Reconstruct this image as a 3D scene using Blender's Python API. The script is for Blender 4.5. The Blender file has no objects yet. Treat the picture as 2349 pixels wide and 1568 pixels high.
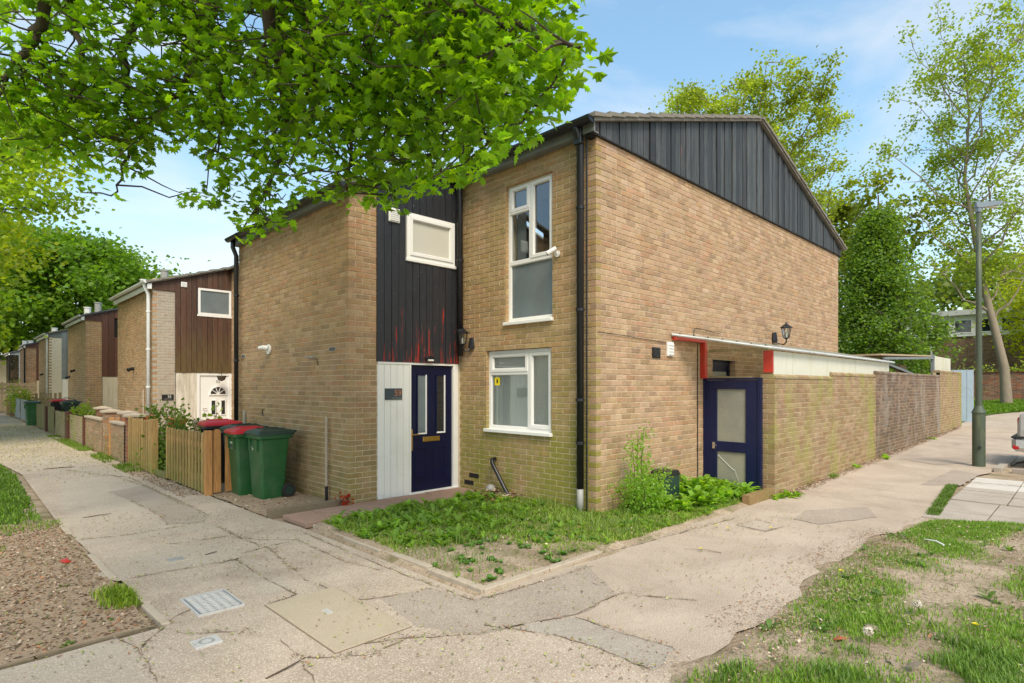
import bpy, bmesh, math, random
import numpy as np
from mathutils import Vector, Matrix

random.seed(7); rng = np.random.default_rng(11)
SC = bpy.context.scene; COL = SC.collection
R = math.radians

# ------------------------------------------------------------------ camera
CAM_H = 1.65
cam = bpy.data.objects.new('camera', bpy.data.cameras.new('camera'))
COL.objects.link(cam); SC.camera = cam
cam.location = (0, 0, CAM_H); cam.rotation_euler = (R(90), 0, R(-44.5))
cam.data.sensor_width = 36; cam.data.lens = 20.337; cam.data.shift_y = 0.0434
cam.data.clip_start = 0.05; cam.data.clip_end = 2000

# ------------------------------------------------------------------ light
SUN_EL, SUN_AZ = 50, -122          # azimuth measured from +X towards +Y
w = bpy.data.worlds.new('World'); SC.world = w; w.use_nodes = True
nt = w.node_tree; nt.nodes.clear()
def wn(t): return nt.nodes.new(t)
sky = wn('ShaderNodeTexSky'); sky.sky_type = 'NISHITA'; sky.sun_disc = False
sky.sun_elevation = R(SUN_EL); sky.sun_rotation = R(90 - SUN_AZ)
sky.air_density = 1.0; sky.dust_density = 0.8; sky.ozone_density = 1.3
tc = wn('ShaderNodeTexCoord')
mp = wn('ShaderNodeMapping'); mp.inputs['Scale'].default_value = (1.0, 1.6, 3.2); mp.inputs['Rotation'].default_value = (0.3, 0.2, 0.5)
no = wn('ShaderNodeTexNoise'); no.inputs['Scale'].default_value = 1.7; no.inputs['Detail'].default_value = 7; no.inputs['Roughness'].default_value = 0.56; no.inputs['Distortion'].default_value = 0.5
cr = wn('ShaderNodeValToRGB'); cr.color_ramp.elements[0].position = 0.44; cr.color_ramp.elements[1].position = 0.80
cr.color_ramp.elements[1].color = (0.75, 0.75, 0.75, 1)
mx = wn('ShaderNodeMix'); mx.data_type = 'RGBA'; mx.inputs[7].default_value = (3.1, 3.2, 3.35, 1)
hs = wn('ShaderNodeHueSaturation'); hs.inputs['Saturation'].default_value = 1.48; hs.inputs['Value'].default_value = 1.1; hs.inputs['Hue'].default_value = 0.495
bg = wn('ShaderNodeBackground'); bg.inputs[1].default_value = 0.15
ou = wn('ShaderNodeOutputWorld')
L = nt.links.new
L(tc.outputs['Generated'], mp.inputs[0]); L(mp.outputs[0], no.inputs['Vector']); L(no.outputs[0], cr.inputs[0])
L(cr.outputs[0], mx.inputs[0]); gm = wn('ShaderNodeGamma'); gm.inputs[1].default_value = 0.62; sc_ = wn('ShaderNodeMix'); sc_.data_type = 'RGBA'; sc_.blend_type = 'MULTIPLY'; sc_.inputs[0].default_value = 1; sc_.inputs[7].default_value = (1.28, 1.28, 1.28, 1)
L(sky.outputs[0], gm.inputs[0]); L(gm.outputs[0], sc_.inputs[6]); L(sc_.outputs[2], hs.inputs['Color']); L(hs.outputs[0], mx.inputs[6]); L(mx.outputs[2], bg.inputs[0]); L(bg.outputs[0], ou.inputs[0])
sd = bpy.data.lights.new('sun', 'SUN'); sd.energy = 1.6; sd.angle = R(24); sd.color = (1.0, 0.95, 0.87)
sun = bpy.data.objects.new('sun', sd); COL.objects.link(sun)
sdir = Vector((math.cos(R(SUN_AZ)) * math.cos(R(SUN_EL)), math.sin(R(SUN_AZ)) * math.cos(R(SUN_EL)), math.sin(R(SUN_EL))))
sun.rotation_euler = sdir.to_track_quat('Z', 'Y').to_euler()
vs = SC.view_settings; vs.view_transform = 'Standard'; vs.look = 'None'; vs.gamma = 1; vs.use_curve_mapping = False
vs.exposure = 1.24
vs.use_white_balance = True; vs.white_balance_temperature = 7300; vs.white_balance_tint = 10
SC.cycles.max_bounces = 8; SC.cycles.transparent_max_bounces = 12

# ------------------------------------------------------------------ site geometry helpers
VD = (math.cos(R(45.5)), math.sin(R(45.5))); RD = (math.sin(R(45.5)), -math.cos(R(45.5)))
FL, PCX, HOR = 1327.0, 1174.5, 886.0
def ray(px):
    t = (px - PCX) / FL; return (VD[0] + RD[0] * t, VD[1] + RD[1] * t)
def gz(x, y=0):                                     # the ground climbs gently towards the far gardens
    z = 0.017 * (np.clip(x, 9, 33) - 9) + 0.05 * (np.clip(x, 33, 45) - 33)
    return z
def ground(px, py):
    z = 0.0
    for _ in range(12):
        d = (CAM_H - z) * FL / (py - HOR); a = ray(px); z = float(gz(a[0] * d))
    return (a[0] * d, a[1] * d)
def at(px, py, d):
    a = ray(px); return (a[0] * d, a[1] * d, CAM_H + (HOR - py) / FL * d)
def proj(P):
    P = np.asarray(P, float); f = P[..., 0] * VD[0] + P[..., 1] * VD[1]; s = P[..., 0] * RD[0] + P[..., 1] * RD[1]
    f = np.maximum(f, 0.05)
    return PCX + FL * s / f, HOR - FL * (P[..., 2] - CAM_H) / f, f
def inpoly(x, y, poly):
    x = np.asarray(x); y = np.asarray(y); c = np.zeros(x.shape, bool); n = len(poly); j = n - 1
    for i in range(n):
        xi, yi = poly[i]; xj, yj = poly[j]
        cond = ((yi > y) != (yj > y)) & (x < (xj - xi) * (y - yi) / ((yj - yi) or 1e-9) + xi)
        c ^= cond; j = i
    return c

# ------------------------------------------------------------------ object helpers
def empty(name, label, cat, loc=(0, 0, 0), group=None):
    o = bpy.data.objects.new(name, None); COL.objects.link(o); o.location = loc; o.empty_display_size = .2
    o['label'] = label; o['category'] = cat
    if group: o['group'] = group
    return o
def link(o, parent=None):
    COL.objects.link(o)
    if parent is not None:
        o.parent = parent
        if parent.type == 'EMPTY': o.matrix_parent_inverse = Matrix.Translation(-parent.location)
    return o
def tag(o, label=None, cat=None, group=None, kind=None):
    if label: o['label'] = label
    if cat: o['category'] = cat
    if group: o['group'] = group
    if kind: o['kind'] = kind
    return o
def copy_tree(o, parent=None):
    c = o.copy(); COL.objects.link(c); c.parent = parent
    for ch in list(o.children): copy_tree(ch, c)
    return c
class Fr:
    """wall-local frame: origin (x,y), u along the wall, n outward; points are (u, z, d)"""
    def __init__(s, o, u, n): s.o, s.u, s.n = o, u, n
    def p(s, u, z, d=0): return (s.o[0] + s.u[0] * u + s.n[0] * d, s.o[1] + s.u[1] * u + s.n[1] * d, z)
WORLD = Fr((0, 0), (1, 0), (0, -1))
def YF(X): return Fr((X, 0), (0, 1), (-1, 0))      # wall facing the street: u = Y, d outward (-X)
def XF(Y): return Fr((0, Y), (1, 0), (0, -1))      # wall facing the side: u = X, d outward (-Y)
class MB:
    def __init__(s): s.v, s.f, s.c = [], [], []
    def add(s, vs_, fs, c=None):
        b = len(s.v); s.v += [tuple(q) for q in vs_]
        for f in fs: s.f.append([b + i for i in f]); s.c.append(c or (1, 1, 1))
        return s
    def box(s, fr, u0, u1, z0, z1, d0, d1, c=None):
        P = [fr.p(u, z, d) for d in (d0, d1) for z in (z0, z1) for u in (u0, u1)]
        return s.add(P, [(0, 2, 3, 1), (4, 5, 7, 6), (0, 1, 5, 4), (2, 6, 7, 3), (0, 4, 6, 2), (1, 3, 7, 5)], c)
    def bx(s, x0, x1, y0, y1, z0, z1, c=None):
        return s.box(Fr((0, 0), (1, 0), (0, 1)), x0, x1, z0, z1, y0, y1, c)
    def brick(s, fr, u0, u1, z0, z1, d1, dep, c=None):
        e = .004; eu = c[3] if c and len(c) > 3 else e; P = []
        for (a0, a1, b0, b1, d) in ((u0, u1, z0, z1, -dep), (u0, u1, z0, z1, d1 - e), (u0 + eu, u1 - eu, z0 + e, z1 - e, d1)):
            P += [fr.p(a0, b0, d), fr.p(a1, b0, d), fr.p(a1, b1, d), fr.p(a0, b1, d)]
        F = []
        for k in (0, 4):
            for i in range(4): j = (i + 1) % 4; F.append((k + i, k + j, k + 4 + j, k + 4 + i))
        F.append((8, 9, 10, 11)); return s.add(P, F, c)
    def tube(s, pts, r, n=8, cap=True, c=None):
        pts = [Vector(p) for p in pts]; rs = r if isinstance(r, (list, tuple)) else [r] * len(pts)
        b = len(s.v); up = Vector((0, 0, 1)); a = None
        for i, p in enumerate(pts):
            t = (pts[min(i + 1, len(pts) - 1)] - pts[max(i - 1, 0)]).normalized()
            if a is None:
                a = t.cross(up if abs(t.z) < .9 else Vector((1, 0, 0))).normalized()
            else:
                a = (a - t * a.dot(t)).normalized()
            q = t.cross(a)
            for k in range(n):
                th = 2 * math.pi * k / n; s.v.append(tuple(p + (a * math.cos(th) + q * math.sin(th)) * rs[i]))
        for i in range(len(pts) - 1):
            for k in range(n):
                k2 = (k + 1) % n; s.f.append([b + i * n + k, b + i * n + k2, b + (i + 1) * n + k2, b + (i + 1) * n + k]); s.c.append(c or (1, 1, 1))
        if cap:
            s.f.append([b + k for k in range(n)][::-1]); s.c.append(c or (1, 1, 1))
            s.f.append([b + (len(pts) - 1) * n + k for k in range(n)]); s.c.append(c or (1, 1, 1))
        return s
    def lathe(s, cx, cy, prof, n=16, c=None):
        b = len(s.v)
        for (r, z) in prof:
            for k in range(n):
                th = 2 * math.pi * k / n; s.v.append((cx + r * math.cos(th), cy + r * math.sin(th), z))
        for i in range(len(prof) - 1):
            for k in range(n):
                k2 = (k + 1) % n; s.f.append([b + i * n + k, b + i * n + k2, b + (i + 1) * n + k2, b + (i + 1) * n + k]); s.c.append(c or (1, 1, 1))
        return s
    def prism(s, fr, poly, d0, d1, c=None):
        n = len(poly); P = [fr.p(u, z, d0) for u, z in poly] + [fr.p(u, z, d1) for u, z in poly]
        F = [tuple(range(n))[::-1], tuple(range(n, 2 * n))] + [(i, (i + 1) % n, n + (i + 1) % n, n + i) for i in range(n)]
        return s.add(P, F, c)
    def build(s, name, mat, parent=None, smooth=False, bevel=0):
        me = bpy.data.meshes.new(name); me.from_pydata(s.v, [], s.f); me.materials.append(mat)
        if any(q != (1, 1, 1) for q in s.c): setcol(me, s.c)
        bm = bmesh.new(); bm.from_mesh(me); bmesh.ops.recalc_face_normals(bm, faces=bm.faces)
        if bevel: bmesh.ops.bevel(bm, geom=list(bm.edges), offset=bevel, segments=1, affect='EDGES', clamp_overlap=True)
        bm.to_mesh(me); bm.free()
        if smooth: me.polygons.foreach_set('use_smooth', [True] * len(me.polygons))
        return link(bpy.data.objects.new(name, me), parent)
def setcol(me, cols):
    at_ = me.color_attributes.new('Col', 'FLOAT_COLOR', 'CORNER')
    n = np.empty(len(me.polygons), int); me.polygons.foreach_get('loop_total', n)
    c = np.ones((len(cols), 4), np.float32); c[:, :3] = np.array([q[:3] for q in cols]); at_.data.foreach_set('color', np.repeat(c, n, axis=0).ravel())
def npmesh(name, V, F, mat, parent=None, cols=None, smooth=False):
    V = np.asarray(V, np.float32); F = np.asarray(F, np.int32); k = F.shape[1]
    me = bpy.data.meshes.new(name); me.vertices.add(len(V)); me.vertices.foreach_set('co', V.ravel())
    me.loops.add(F.size); me.loops.foreach_set('vertex_index', F.ravel())
    me.polygons.add(len(F)); me.polygons.foreach_set('loop_start', np.arange(len(F), dtype=np.int32) * k)
    me.update(calc_edges=True); me.materials.append(mat)
    if cols is not None:
        a = me.color_attributes.new('Col', 'FLOAT_COLOR', 'CORNER'); c = np.ones((len(F), 4), np.float32); c[:, :3] = cols
        a.data.foreach_set('color', np.repeat(c, k, axis=0).ravel())
    if smooth: me.polygons.foreach_set('use_smooth', [True] * len(F))
    return link(bpy.data.objects.new(name, me), parent)

# ------------------------------------------------------------------ materials
class NT:
    def __init__(s, name):
        s.m = bpy.data.materials.new(name); s.m.use_nodes = True; s.t = s.m.node_tree
        s.b = s.t.nodes['Principled BSDF']; s.out = s.t.nodes['Material Output']
        s.geo = s.n('ShaderNodeNewGeometry')
    def n(s, t, **kw):
        q = s.t.nodes.new(t)
        for k, v_ in kw.items(): setattr(q, k, v_)
        return q
    def l(s, a, b): s.t.links.new(a, b)
    def noise(s, scale, detail=4, rough=.6, stretch=None, dist=0, typ='n'):
        q = s.n('ShaderNodeTexNoise' if typ == 'n' else 'ShaderNodeTexVoronoi'); q.inputs['Scale'].default_value = scale
        if typ == 'n': q.inputs['Detail'].default_value = detail; q.inputs['Roughness'].default_value = rough; q.inputs['Distortion'].default_value = dist
        src = s.geo.outputs['Position']
        if stretch:
            m_ = s.n('ShaderNodeMapping'); m_.inputs['Scale'].default_value = stretch; s.l(src, m_.inputs[0]); src = m_.outputs[0]
        s.l(src, q.inputs['Vector']); return q.outputs['Fac' if typ == 'n' else 'Distance']
    def ramp(s, f, a, b, ca=(0, 0, 0, 1), cb=(1, 1, 1, 1)):
        q = s.n('ShaderNodeValToRGB'); e = q.color_ramp.elements; e[0].position = a; e[1].position = b; e[0].color = ca; e[1].color = cb
        s.l(f, q.inputs[0]); return q.outputs[0]
    def mix(s, f, a, b, mode='MIX'):
        q = s.n('ShaderNodeMix', data_type='RGBA', blend_type=mode)
        for i, x in ((0, f), (6, a), (7, b)):
            if hasattr(x, 'links'): s.l(x, q.inputs[i])
            elif isinstance(x, (tuple, list)): q.inputs[i].default_value = (*x[:3], 1)
            else: q.inputs[i].default_value = x
        return q.outputs[2]
    def math(s, op, a, b=0.0):
        q = s.n('ShaderNodeMath', operation=op)
        for i, x in enumerate((a, b)):
            if hasattr(x, 'links'): s.l(x, q.inputs[i])
            else: q.inputs[i].default_value = x
        return q.outputs[0]
    def attr(s):
        q = s.n('ShaderNodeVertexColor', layer_name='Col'); return q.outputs[0]
    def xyz(s, i):
        q = s.n('ShaderNodeSeparateXYZ'); s.l(s.geo.outputs['Position'], q.inputs[0]); return q.outputs[i]
    def maprange(s, f, a, b, c=0., d=1.):
        q = s.n('ShaderNodeMapRange'); s.l(f, q.inputs[0])
        for i, x in zip((1, 2, 3, 4), (a, b, c, d)): q.inputs[i].default_value = x
        return q.outputs[0]
    def fin(s, col, rough=.8, bump=None, bs=.3, bd=.01, spec=.5, metal=0):
        if hasattr(col, 'links'): s.l(col, s.b.inputs['Base Color'])
        else: s.b.inputs['Base Color'].default_value = (*col[:3], 1)
        if hasattr(rough, 'links'): s.l(rough, s.b.inputs['Roughness'])
        else: s.b.inputs['Roughness'].default_value = rough
        s.b.inputs['Specular IOR Level'].default_value = spec; s.b.inputs['Metallic'].default_value = metal
        if bump is not None:
            q = s.n('ShaderNodeBump'); q.inputs['Strength'].default_value = bs; q.inputs['Distance'].default_value = bd
            s.l(bump, q.inputs['Height']); s.l(q.outputs[0], s.b.inputs['Normal'])
        return s.m
def plain(name, col, rough=.6, var=.25, scale=14, metal=0, dirt=None, stretch=None, spec=.5, bs=.15):
    t = NT(name); n1 = t.noise(scale, 5, .6, stretch); c = t.mix(n1, tuple(q * (1 - var) for q in col), tuple(min(1, q * (1 + var)) for q in col))
    if dirt is not None:
        n2 = t.ramp(t.noise(scale * .35, 6, .7, stretch, .6), .52, .7); c = t.mix(t.math('MULTIPLY', n2, dirt[3]), c, dirt[:3])
    return t.fin(c, rough, t.noise(scale * 6, 3), bs, .004, spec, metal)
MOSS = (.17, .18, .035)
def brickmat(name, moss=.5, lo=0., hi=1.4, gen=.12, streak=None, col=MOSS, xr=None):
    t = NT(name); c = t.attr()
    c = t.mix(1.0, c, t.ramp(t.noise(38, 5, .7), .25, .75, (.72, .70, .68, 1), (1.16, 1.15, 1.12, 1)), 'MULTIPLY')
    c = t.mix(t.ramp(t.noise(240, 2, .5), .62, .72), c, (.11, .085, .06), 'MIX') if gen >= 0 else c
    big = t.noise(.9, 5, .6, (1, 1, .5), .4)
    c = t.mix(t.math('MULTIPLY', t.ramp(big, .5, .72), .22), c, (.44, .27, .18))
    c = t.mix(1.0, c, t.ramp(t.noise(2.6, 6, .75, None, 1.2), .32, .68, (.80, .76, .72, 1), (1.14, 1.12, 1.10, 1)), 'MULTIPLY')
    c = t.mix(t.math('MULTIPLY', t.ramp(t.noise(16, 3, .6, (1, 1, .7), 1.5), .62, .70), .45), c, (.62, .52, .38))
    h = t.maprange(t.xyz(2), hi, lo)
    m_ = t.math('MULTIPLY', t.ramp(t.noise(2.1, 7, .72, (1, 1, .45), .7), .28, .62), t.math('ADD', t.math('MULTIPLY', h, moss), gen))
    if xr:
        m_ = t.math('MAXIMUM', m_, t.math('MULTIPLY', t.maprange(t.xyz(xr[0]), xr[1], xr[2]), t.math('MULTIPLY', t.noise(3, 5), xr[3])))
    c = t.mix(t.math('MINIMUM', m_, .9), c, col)
    if streak:
        s_ = t.math('MULTIPLY', t.ramp(t.noise(1.0, 6, .6, (1.5, 1.5, .55), .8), .50, .68), streak[3]); c = t.mix(s_, c, streak[:3])
        s2 = t.math('MULTIPLY', t.ramp(t.noise(1.0, 6, .6, (3.1, 3.1, .3), .8), .6, .74), .45); c = t.mix(s2, c, (.12, .09, .07))
    return t.fin(c, .92, t.noise(110, 5, .7), .45, .004, .25)
M = {}
M['brick'] = brickmat('buff_brick', .60, 0, 1.7, .13)
M['brick_gable'] = brickmat('buff_brick_side', .16, 0, 1.2, .06)
M['brick_garden'] = brickmat('garden_wall_brick', .12, 0, 1.9, .20, (.27, .29, .055, .8), (.24, .23, .06))
M['brick_dark'] = brickmat('dark_stained_brick', .2, 0, 2, .05, (.46, .42, .36, .5))
M['brick_red'] = brickmat('red_brick', .5, 0, .9, .1)
M['brick_white'] = plain('white_painted_brick', (.72, .68, .58), .8, .1, 5, dirt=(.5, .45, .36, .3))
M['mortar'] = plain('mortar', (.62, .51, .35), .95, .15, 30, dirt=(.30, .27, .12, .5))
M['mortar_garden'] = plain('mortar_garden', (.54, .46, .27), .95, .2, 30, dirt=(.25, .25, .1, .5))
M['mortar_dull'] = plain('mortar_dull', (.42, .36, .28), .95, .2, 30, dirt=(.25, .2, .15, .5))
M['mortar_red'] = plain('mortar_grey', (.34, .30, .25), .95, .2, 30)
M['white'] = plain('white_paint', (.80, .79, .74), .45, .04, 3, dirt=(.55, .52, .42, .25))
M['upvc'] = plain('white_plastic', (.80, .80, .77), .3, .03, 3, bs=.02)
M['cream'] = plain('cream_board', (.66, .58, .44), .7, .12, 6, dirt=(.40, .33, .2, .4), stretch=(3, 3, .4))
M['black'] = plain('black_pipe_paint', (.012, .013, .016), .32, .4, 8, bs=.05)
M['grey_pipe'] = plain('grey_pipe', (.30, .30, .28), .5, .2, 9)
M['navy'] = plain('navy_paint', (.0025, .0045, .032), .4, .3, 6, bs=.08, spec=.35)
M['navy_gate'] = plain('navy_gate_paint', (.003, .008, .050), .4, .25, 6, dirt=(.02, .03, .08, .3), bs=.08, spec=.4)
M['brass'] = plain('brass', (.75, .52, .20), .25, .1, 20, metal=1)
M['chrome'] = plain('chrome', (.7, .7, .7), .2, .05, 20, metal=1)
M['red_paint'] = plain('red_paint', (.50, .035, .02), .4, .25, 9, dirt=(.25, .05, .03, .5))
M['tin'] = plain('corrugated_sheet', (.52, .54, .53), .55, .15, 6, dirt=(.16, .16, .13, .55))
M['slate'] = plain('slate', (.045, .065, .075), .4, .1, 20)
M['concrete'] = plain('concrete', (.45, .375, .285), .9, .16, 22, dirt=(.23, .19, .14, .45), bs=.4)
M['tile_roof'] = plain('roof_tile', (.20, .185, .155), .9, .3, 12, dirt=(.10, .10, .08, .6), bs=.5)
M['tile_dark'] = plain('roof_tile_grey', (.09, .10, .115), .7, .15, 12)
M['red_slab'] = plain('red_paving', (.34, .215, .16), .85, .2, 16, dirt=(.25, .2, .15, .4))
M['fascia'] = plain('weathered_fascia', (.16, .175, .165), .6, .4, 10, dirt=(.30, .33, .27, .5), stretch=(1, .4, 3))
M['alu'] = plain('galvanised_cover', (.56, .55, .52), .5, .1, 20, metal=.15, dirt=(.25, .22, .18, .4))
M['rubber'] = plain('rubber', (.02, .02, .02), .8, .3, 30)
M['dark'] = plain('dark_gap', (.01, .01, .01), .9, .1, 5)
M['green_plastic'] = plain('green_plastic', (.013, .098, .028), .40, .3, 5, dirt=(.09, .14, .09, .5), bs=.05)
M['green_dark'] = plain('dark_green_plastic', (.016, .045, .035), .38, .2, 8, bs=.05)
M['black_plastic'] = plain('black_plastic', (.012, .013, .014), .4, .2, 8, bs=.05)
M['red_plastic'] = plain('red_plastic', (.55, .018, .03), .35, .12, 8, bs=.03)
M['terracotta'] = plain('terracotta_plastic', (.50, .12, .05), .6, .15, 8)
M['lamp_green'] = plain('green_column_paint', (.060, .082, .052), .55, .35, 5, dirt=(.17, .18, .08, .7), stretch=(3, 3, .6))
M['lamp_grey'] = plain('lantern_grey', (.22, .26, .29), .4, .1, 8, metal=.4)
M['rust'] = plain('rusty_post', (.10, .035, .02), .8, .4, 16)
M['paint_print'] = plain('white_print', (.7, .72, .66), .6, .1, 40)
M['orange_print'] = plain('orange_print', (.50, .18, .08), .5, .1, 40)
M['yellow'] = plain('yellow_sticker', (.85, .68, .02), .5, .05, 30)
M['sticker'] = plain('worn_sticker', (.55, .60, .50), .6, .5, 30)
M['opal'] = plain('opal_sheet', (.62, .62, .52), .5, .1, 5, dirt=(.45, .42, .20, .5), stretch=(2, 2, .6))
M['blind'] = plain('window_blind', (.80, .80, .77), .7, .05, 4)
M['curtain'] = plain('net_curtain', (.30, .31, .31), .9, .25, 20, stretch=(1, 12, .2))
M['room'] = plain('dark_room', (.03, .035, .04), .9, .3, 3)
def timber(name, col, dirt, amt=.6, rough=.75, green=None):
    t = NT(name); g = t.noise(9, 7, .65, (6, 6, .5), .3); c = t.mix(t.ramp(g, .3, .7), tuple(q * .65 for q in col), tuple(q * 1.25 for q in col))
    ob = t.n('ShaderNodeObjectInfo'); c = t.mix(1.0, c, t.ramp(ob.outputs['Random'], 0, 1, (.75, .74, .72, 1), (1.15, 1.13, 1.1, 1)), 'MULTIPLY')
    c = t.mix(t.math('MULTIPLY', t.ramp(t.noise(2.4, 7, .75, (5, 5, .7), .5), .48, .68), amt), c, dirt)
    if green: c = t.mix(t.math('MULTIPLY', t.maprange(t.xyz(2), green[4], green[3]), t.ramp(t.noise(5, 5, .7, (4, 4, .6)), .3, .6)), c, green[:3])
    return t.fin(c, rough, g, .4, .004, .4)
M['board_brown'] = timber('brown_stained_boards', (.090, .042, .026), (.16, .14, .09), .35, .6, (.13, .095, .03, 1.9, 3.3))
M['board_redbrown'] = timber('smooth_brown_boards', (.120, .050, .034), (.12, .05, .04), .1, .5)
M['board_grey'] = timber('grey_boards', (.20, .24, .26), (.25, .27, .28), .3, .5)
M['picket'] = timber('treated_pickets', (.48, .30, .12), (.15, .14, .05), .35, .8, (.20, .22, .05, .0, .75))
M['picket_new'] = timber('orange_pickets', (.50, .25, .09), (.22, .10, .04), .35, .8)
M['old_fence'] = timber('old_fence_boards', (.26, .21, .12), (.12, .12, .05), .5, .9, (.18, .19, .05, 0, 1.1))
M['fence_pale'] = timber('pale_fence_boards', (.44, .34, .22), (.24, .22, .13), .3, .85)
def blackboards():
    t = NT('black_peeling_boards'); c = t.mix(t.noise(7, 6, .6, (5, 5, .6)), (.009, .010, .013), (.040, .043, .050))
    low = t.maprange(t.xyz(2), 3.3, 1.95, .0, .20)
    edge = t.noise(1, 6, .7, (30, 30, 1.1), .4)
    m1 = t.math('GREATER_THAN', t.math('ADD', edge, low), .735)
    m2 = t.math('GREATER_THAN', t.math('ADD', t.noise(6, 7, .75, (2.2, 2.2, .5), 1), low), .82)
    c = t.mix(t.math('MAXIMUM', m1, m2), c, (.42, .03, .015))
    c = t.mix(t.math('GREATER_THAN', t.noise(55, 2, .5), .74), c, (.35, .37, .4))
    return t.fin(c, t.ramp(t.noise(6, 4), .3, .7, (.3, .3, .3, 1), (.5, .5, .5, 1)), t.noise(9, 7, .65, (6, 6, .5)), .3, .003)
M['board_black'] = blackboards()
def gableboards():
    t = NT('blue_black_boards'); c = t.mix(t.ramp(t.noise(6, 7, .7, (4, 4, .35), .4), .3, .7), (.022, .025, .027), (.080, .088, .090))
    ob = t.n('ShaderNodeObjectInfo'); c = t.mix(1.0, c, t.ramp(ob.outputs['Random'], 0, 1, (.5, .52, .55, 1), (1.4, 1.38, 1.36, 1)), 'MULTIPLY')
    m_ = t.math('GREATER_THAN', t.noise(2.2, 7, .7, (6, 1, .5), .8), .665); c = t.mix(t.math('MULTIPLY', m_, .6), c, (.28, .10, .07))
    return t.fin(c, .6, t.noise(9, 7, .65, (6, 6, .5)), .3, .003, .3)
M['board_gable'] = gableboards()
def panelwhite():
    t = NT('weathered_white_panel'); c = t.mix(t.ramp(t.noise(4, 7, .7, (4, 4, .4), .4), .4, .72), (.66, .62, .53), (.40, .33, .24)); return t.fin(c, .75)
M['panel_old'] = panelwhite()
def glass(name, tint=(.92, .95, .95), alpha=.22, rough=.02, base=(.05, .06, .07)):
    t = NT(name); b = t.b; b.inputs['Base Color'].default_value = (*base, 1); b.inputs['Roughness'].default_value = rough; b.inputs['Specular IOR Level'].default_value = .9
    tr = t.n('ShaderNodeBsdfTransparent'); tr.inputs[0].default_value = (*tint, 1); ms = t.n('ShaderNodeMixShader')
    b.inputs['Metallic'].default_value = 1.0; b.inputs['Base Color'].default_value = (.95, .97, 1, 1); fz = t.n('ShaderNodeLayerWeight'); fz.inputs[0].default_value = .5; t.l(t.math('ADD', t.math('MULTIPLY', t.math('POWER', fz.outputs['Facing'], 2.5), .8), .07), ms.inputs[0])
    t.l(tr.outputs[0], ms.inputs[1]); t.l(b.outputs[0], ms.inputs[2]); t.l(ms.outputs[0], t.out.inputs[0]); return t.m
M['glass'] = glass('window_glass')
M['glass_dark'] = plain('dark_glass', (.018, .022, .026), .04, .2, 4, spec=.9, bs=0)
def obscured():
    t = NT('obscured_glass'); c = t.mix(t.noise(1.6, 3, .5), (.10, .14, .15), (.46, .42, .31)); c = t.mix(t.ramp(t.noise(160, 2), .6, .7), c, (.55, .52, .42))
    return t.fin(c, .18, t.noise(220, 2), .35, .003, .6)
M['glass_obs'] = obscured()
M['glass_frost'] = plain('frosted_glass', (.15, .185, .195), .12, .35, 2.2, spec=.6)
M['glass_cream'] = plain('cream_frosted_glass', (.55, .54, .47), .2, .06, 1.2, spec=.5)
# ground
def asphalt(name, a, b, sp=.5, rough=.9, stain=(.24, .19, .14)):
    t = NT(name); c = t.mix(t.ramp(t.noise(1.3, 7, .65, None, .4), .3, .7), a, b)
    c = t.mix(t.math('MULTIPLY', t.ramp(t.noise(120, 2, .6), .52, .64), sp), c, tuple(min(.8, q * 1.8) for q in b))
    c = t.mix(t.math('MULTIPLY', t.ramp(t.noise(95, 3, .7), .58, .68), sp), c, tuple(q * .42 for q in a))
    c = t.mix(t.math('MULTIPLY', t.ramp(t.noise(.6, 8, .75, None, .8), .54, .72), .6), c, stain)
    return t.fin(c, rough, t.noise(130, 4, .7), .6, .006, .3)
M['asphalt'] = asphalt('worn_asphalt', (.345, .268, .205), (.50, .405, .32), .6)
M['asphalt_pale'] = asphalt('pale_asphalt_patch', (.38, .31, .245), (.46, .39, .31), .5)
M['asphalt_grey'] = asphalt('grey_asphalt_patch', (.285, .23, .182), (.385, .325, .262), .6, stain=(.30, .26, .21))
M['slab'] = asphalt('concrete_slab', (.33, .285, .235), (.42, .37, .31), .4)
M['slab_white'] = asphalt('white_slab', (.52, .48, .42), (.62, .58, .51), .2)
M['cover'] = asphalt('concrete_cover', (.40, .33, .235), (.47, .39, .285), .2, stain=(.28, .21, .13))
def soil():
    t = NT('soil'); c = t.mix(t.ramp(t.noise(1.6, 8, .7, None, .5), .35, .65), (.36, .27, .185), (.60, .475, .35))
    c = t.mix(t.ramp(t.noise(40, 6, .75), .5, .68), c, (.17, .11, .065)); c = t.mix(t.math('MULTIPLY', t.ramp(t.noise(2.8, 6, .7, None, .6), .5, .62), .55), c, (.13, .15, .04))
    return t.fin(c, .95, t.noise(28, 8, .75), .9, .03, .2)
M['soil'] = soil()
M['mulch'] = plain('mulch', (.33, .235, .155), .95, .4, 14, dirt=(.45, .35, .24, .6), bs=.9)
M['crack'] = plain('crack_soil', (.215, .16, .115), .95, .4, 60)
def turf():
    t = NT('turf'); c = t.mix(t.noise(3, 7, .7), (.05, .10, .018), (.14, .21, .04)); return t.fin(c, .95, t.noise(60, 6, .8), .9, .03, .2)
M['turf'] = turf()
def leafmat(name, tcol=(1.7, 1.9, .75), tr=.45, rough=.5, hue=0):
    t = NT(name); c = t.attr(); b = t.b; t.l(c, b.inputs['Base Color']); b.inputs['Roughness'].default_value = rough; b.inputs['Specular IOR Level'].default_value = .35
    tl = t.n('ShaderNodeBsdfTranslucent'); t.l(t.mix(1.0, c, tcol, 'MULTIPLY'), tl.inputs[0]); ms = t.n('ShaderNodeMixShader'); ms.inputs[0].default_value = tr
    t.l(b.outputs[0], ms.inputs[1]); t.l(tl.outputs[0], ms.inputs[2]); t.l(ms.outputs[0], t.out.inputs[0]); return t.m
M['leaf'] = leafmat('green_leaf', (2.3, 2.2, .8), .5)
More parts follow.
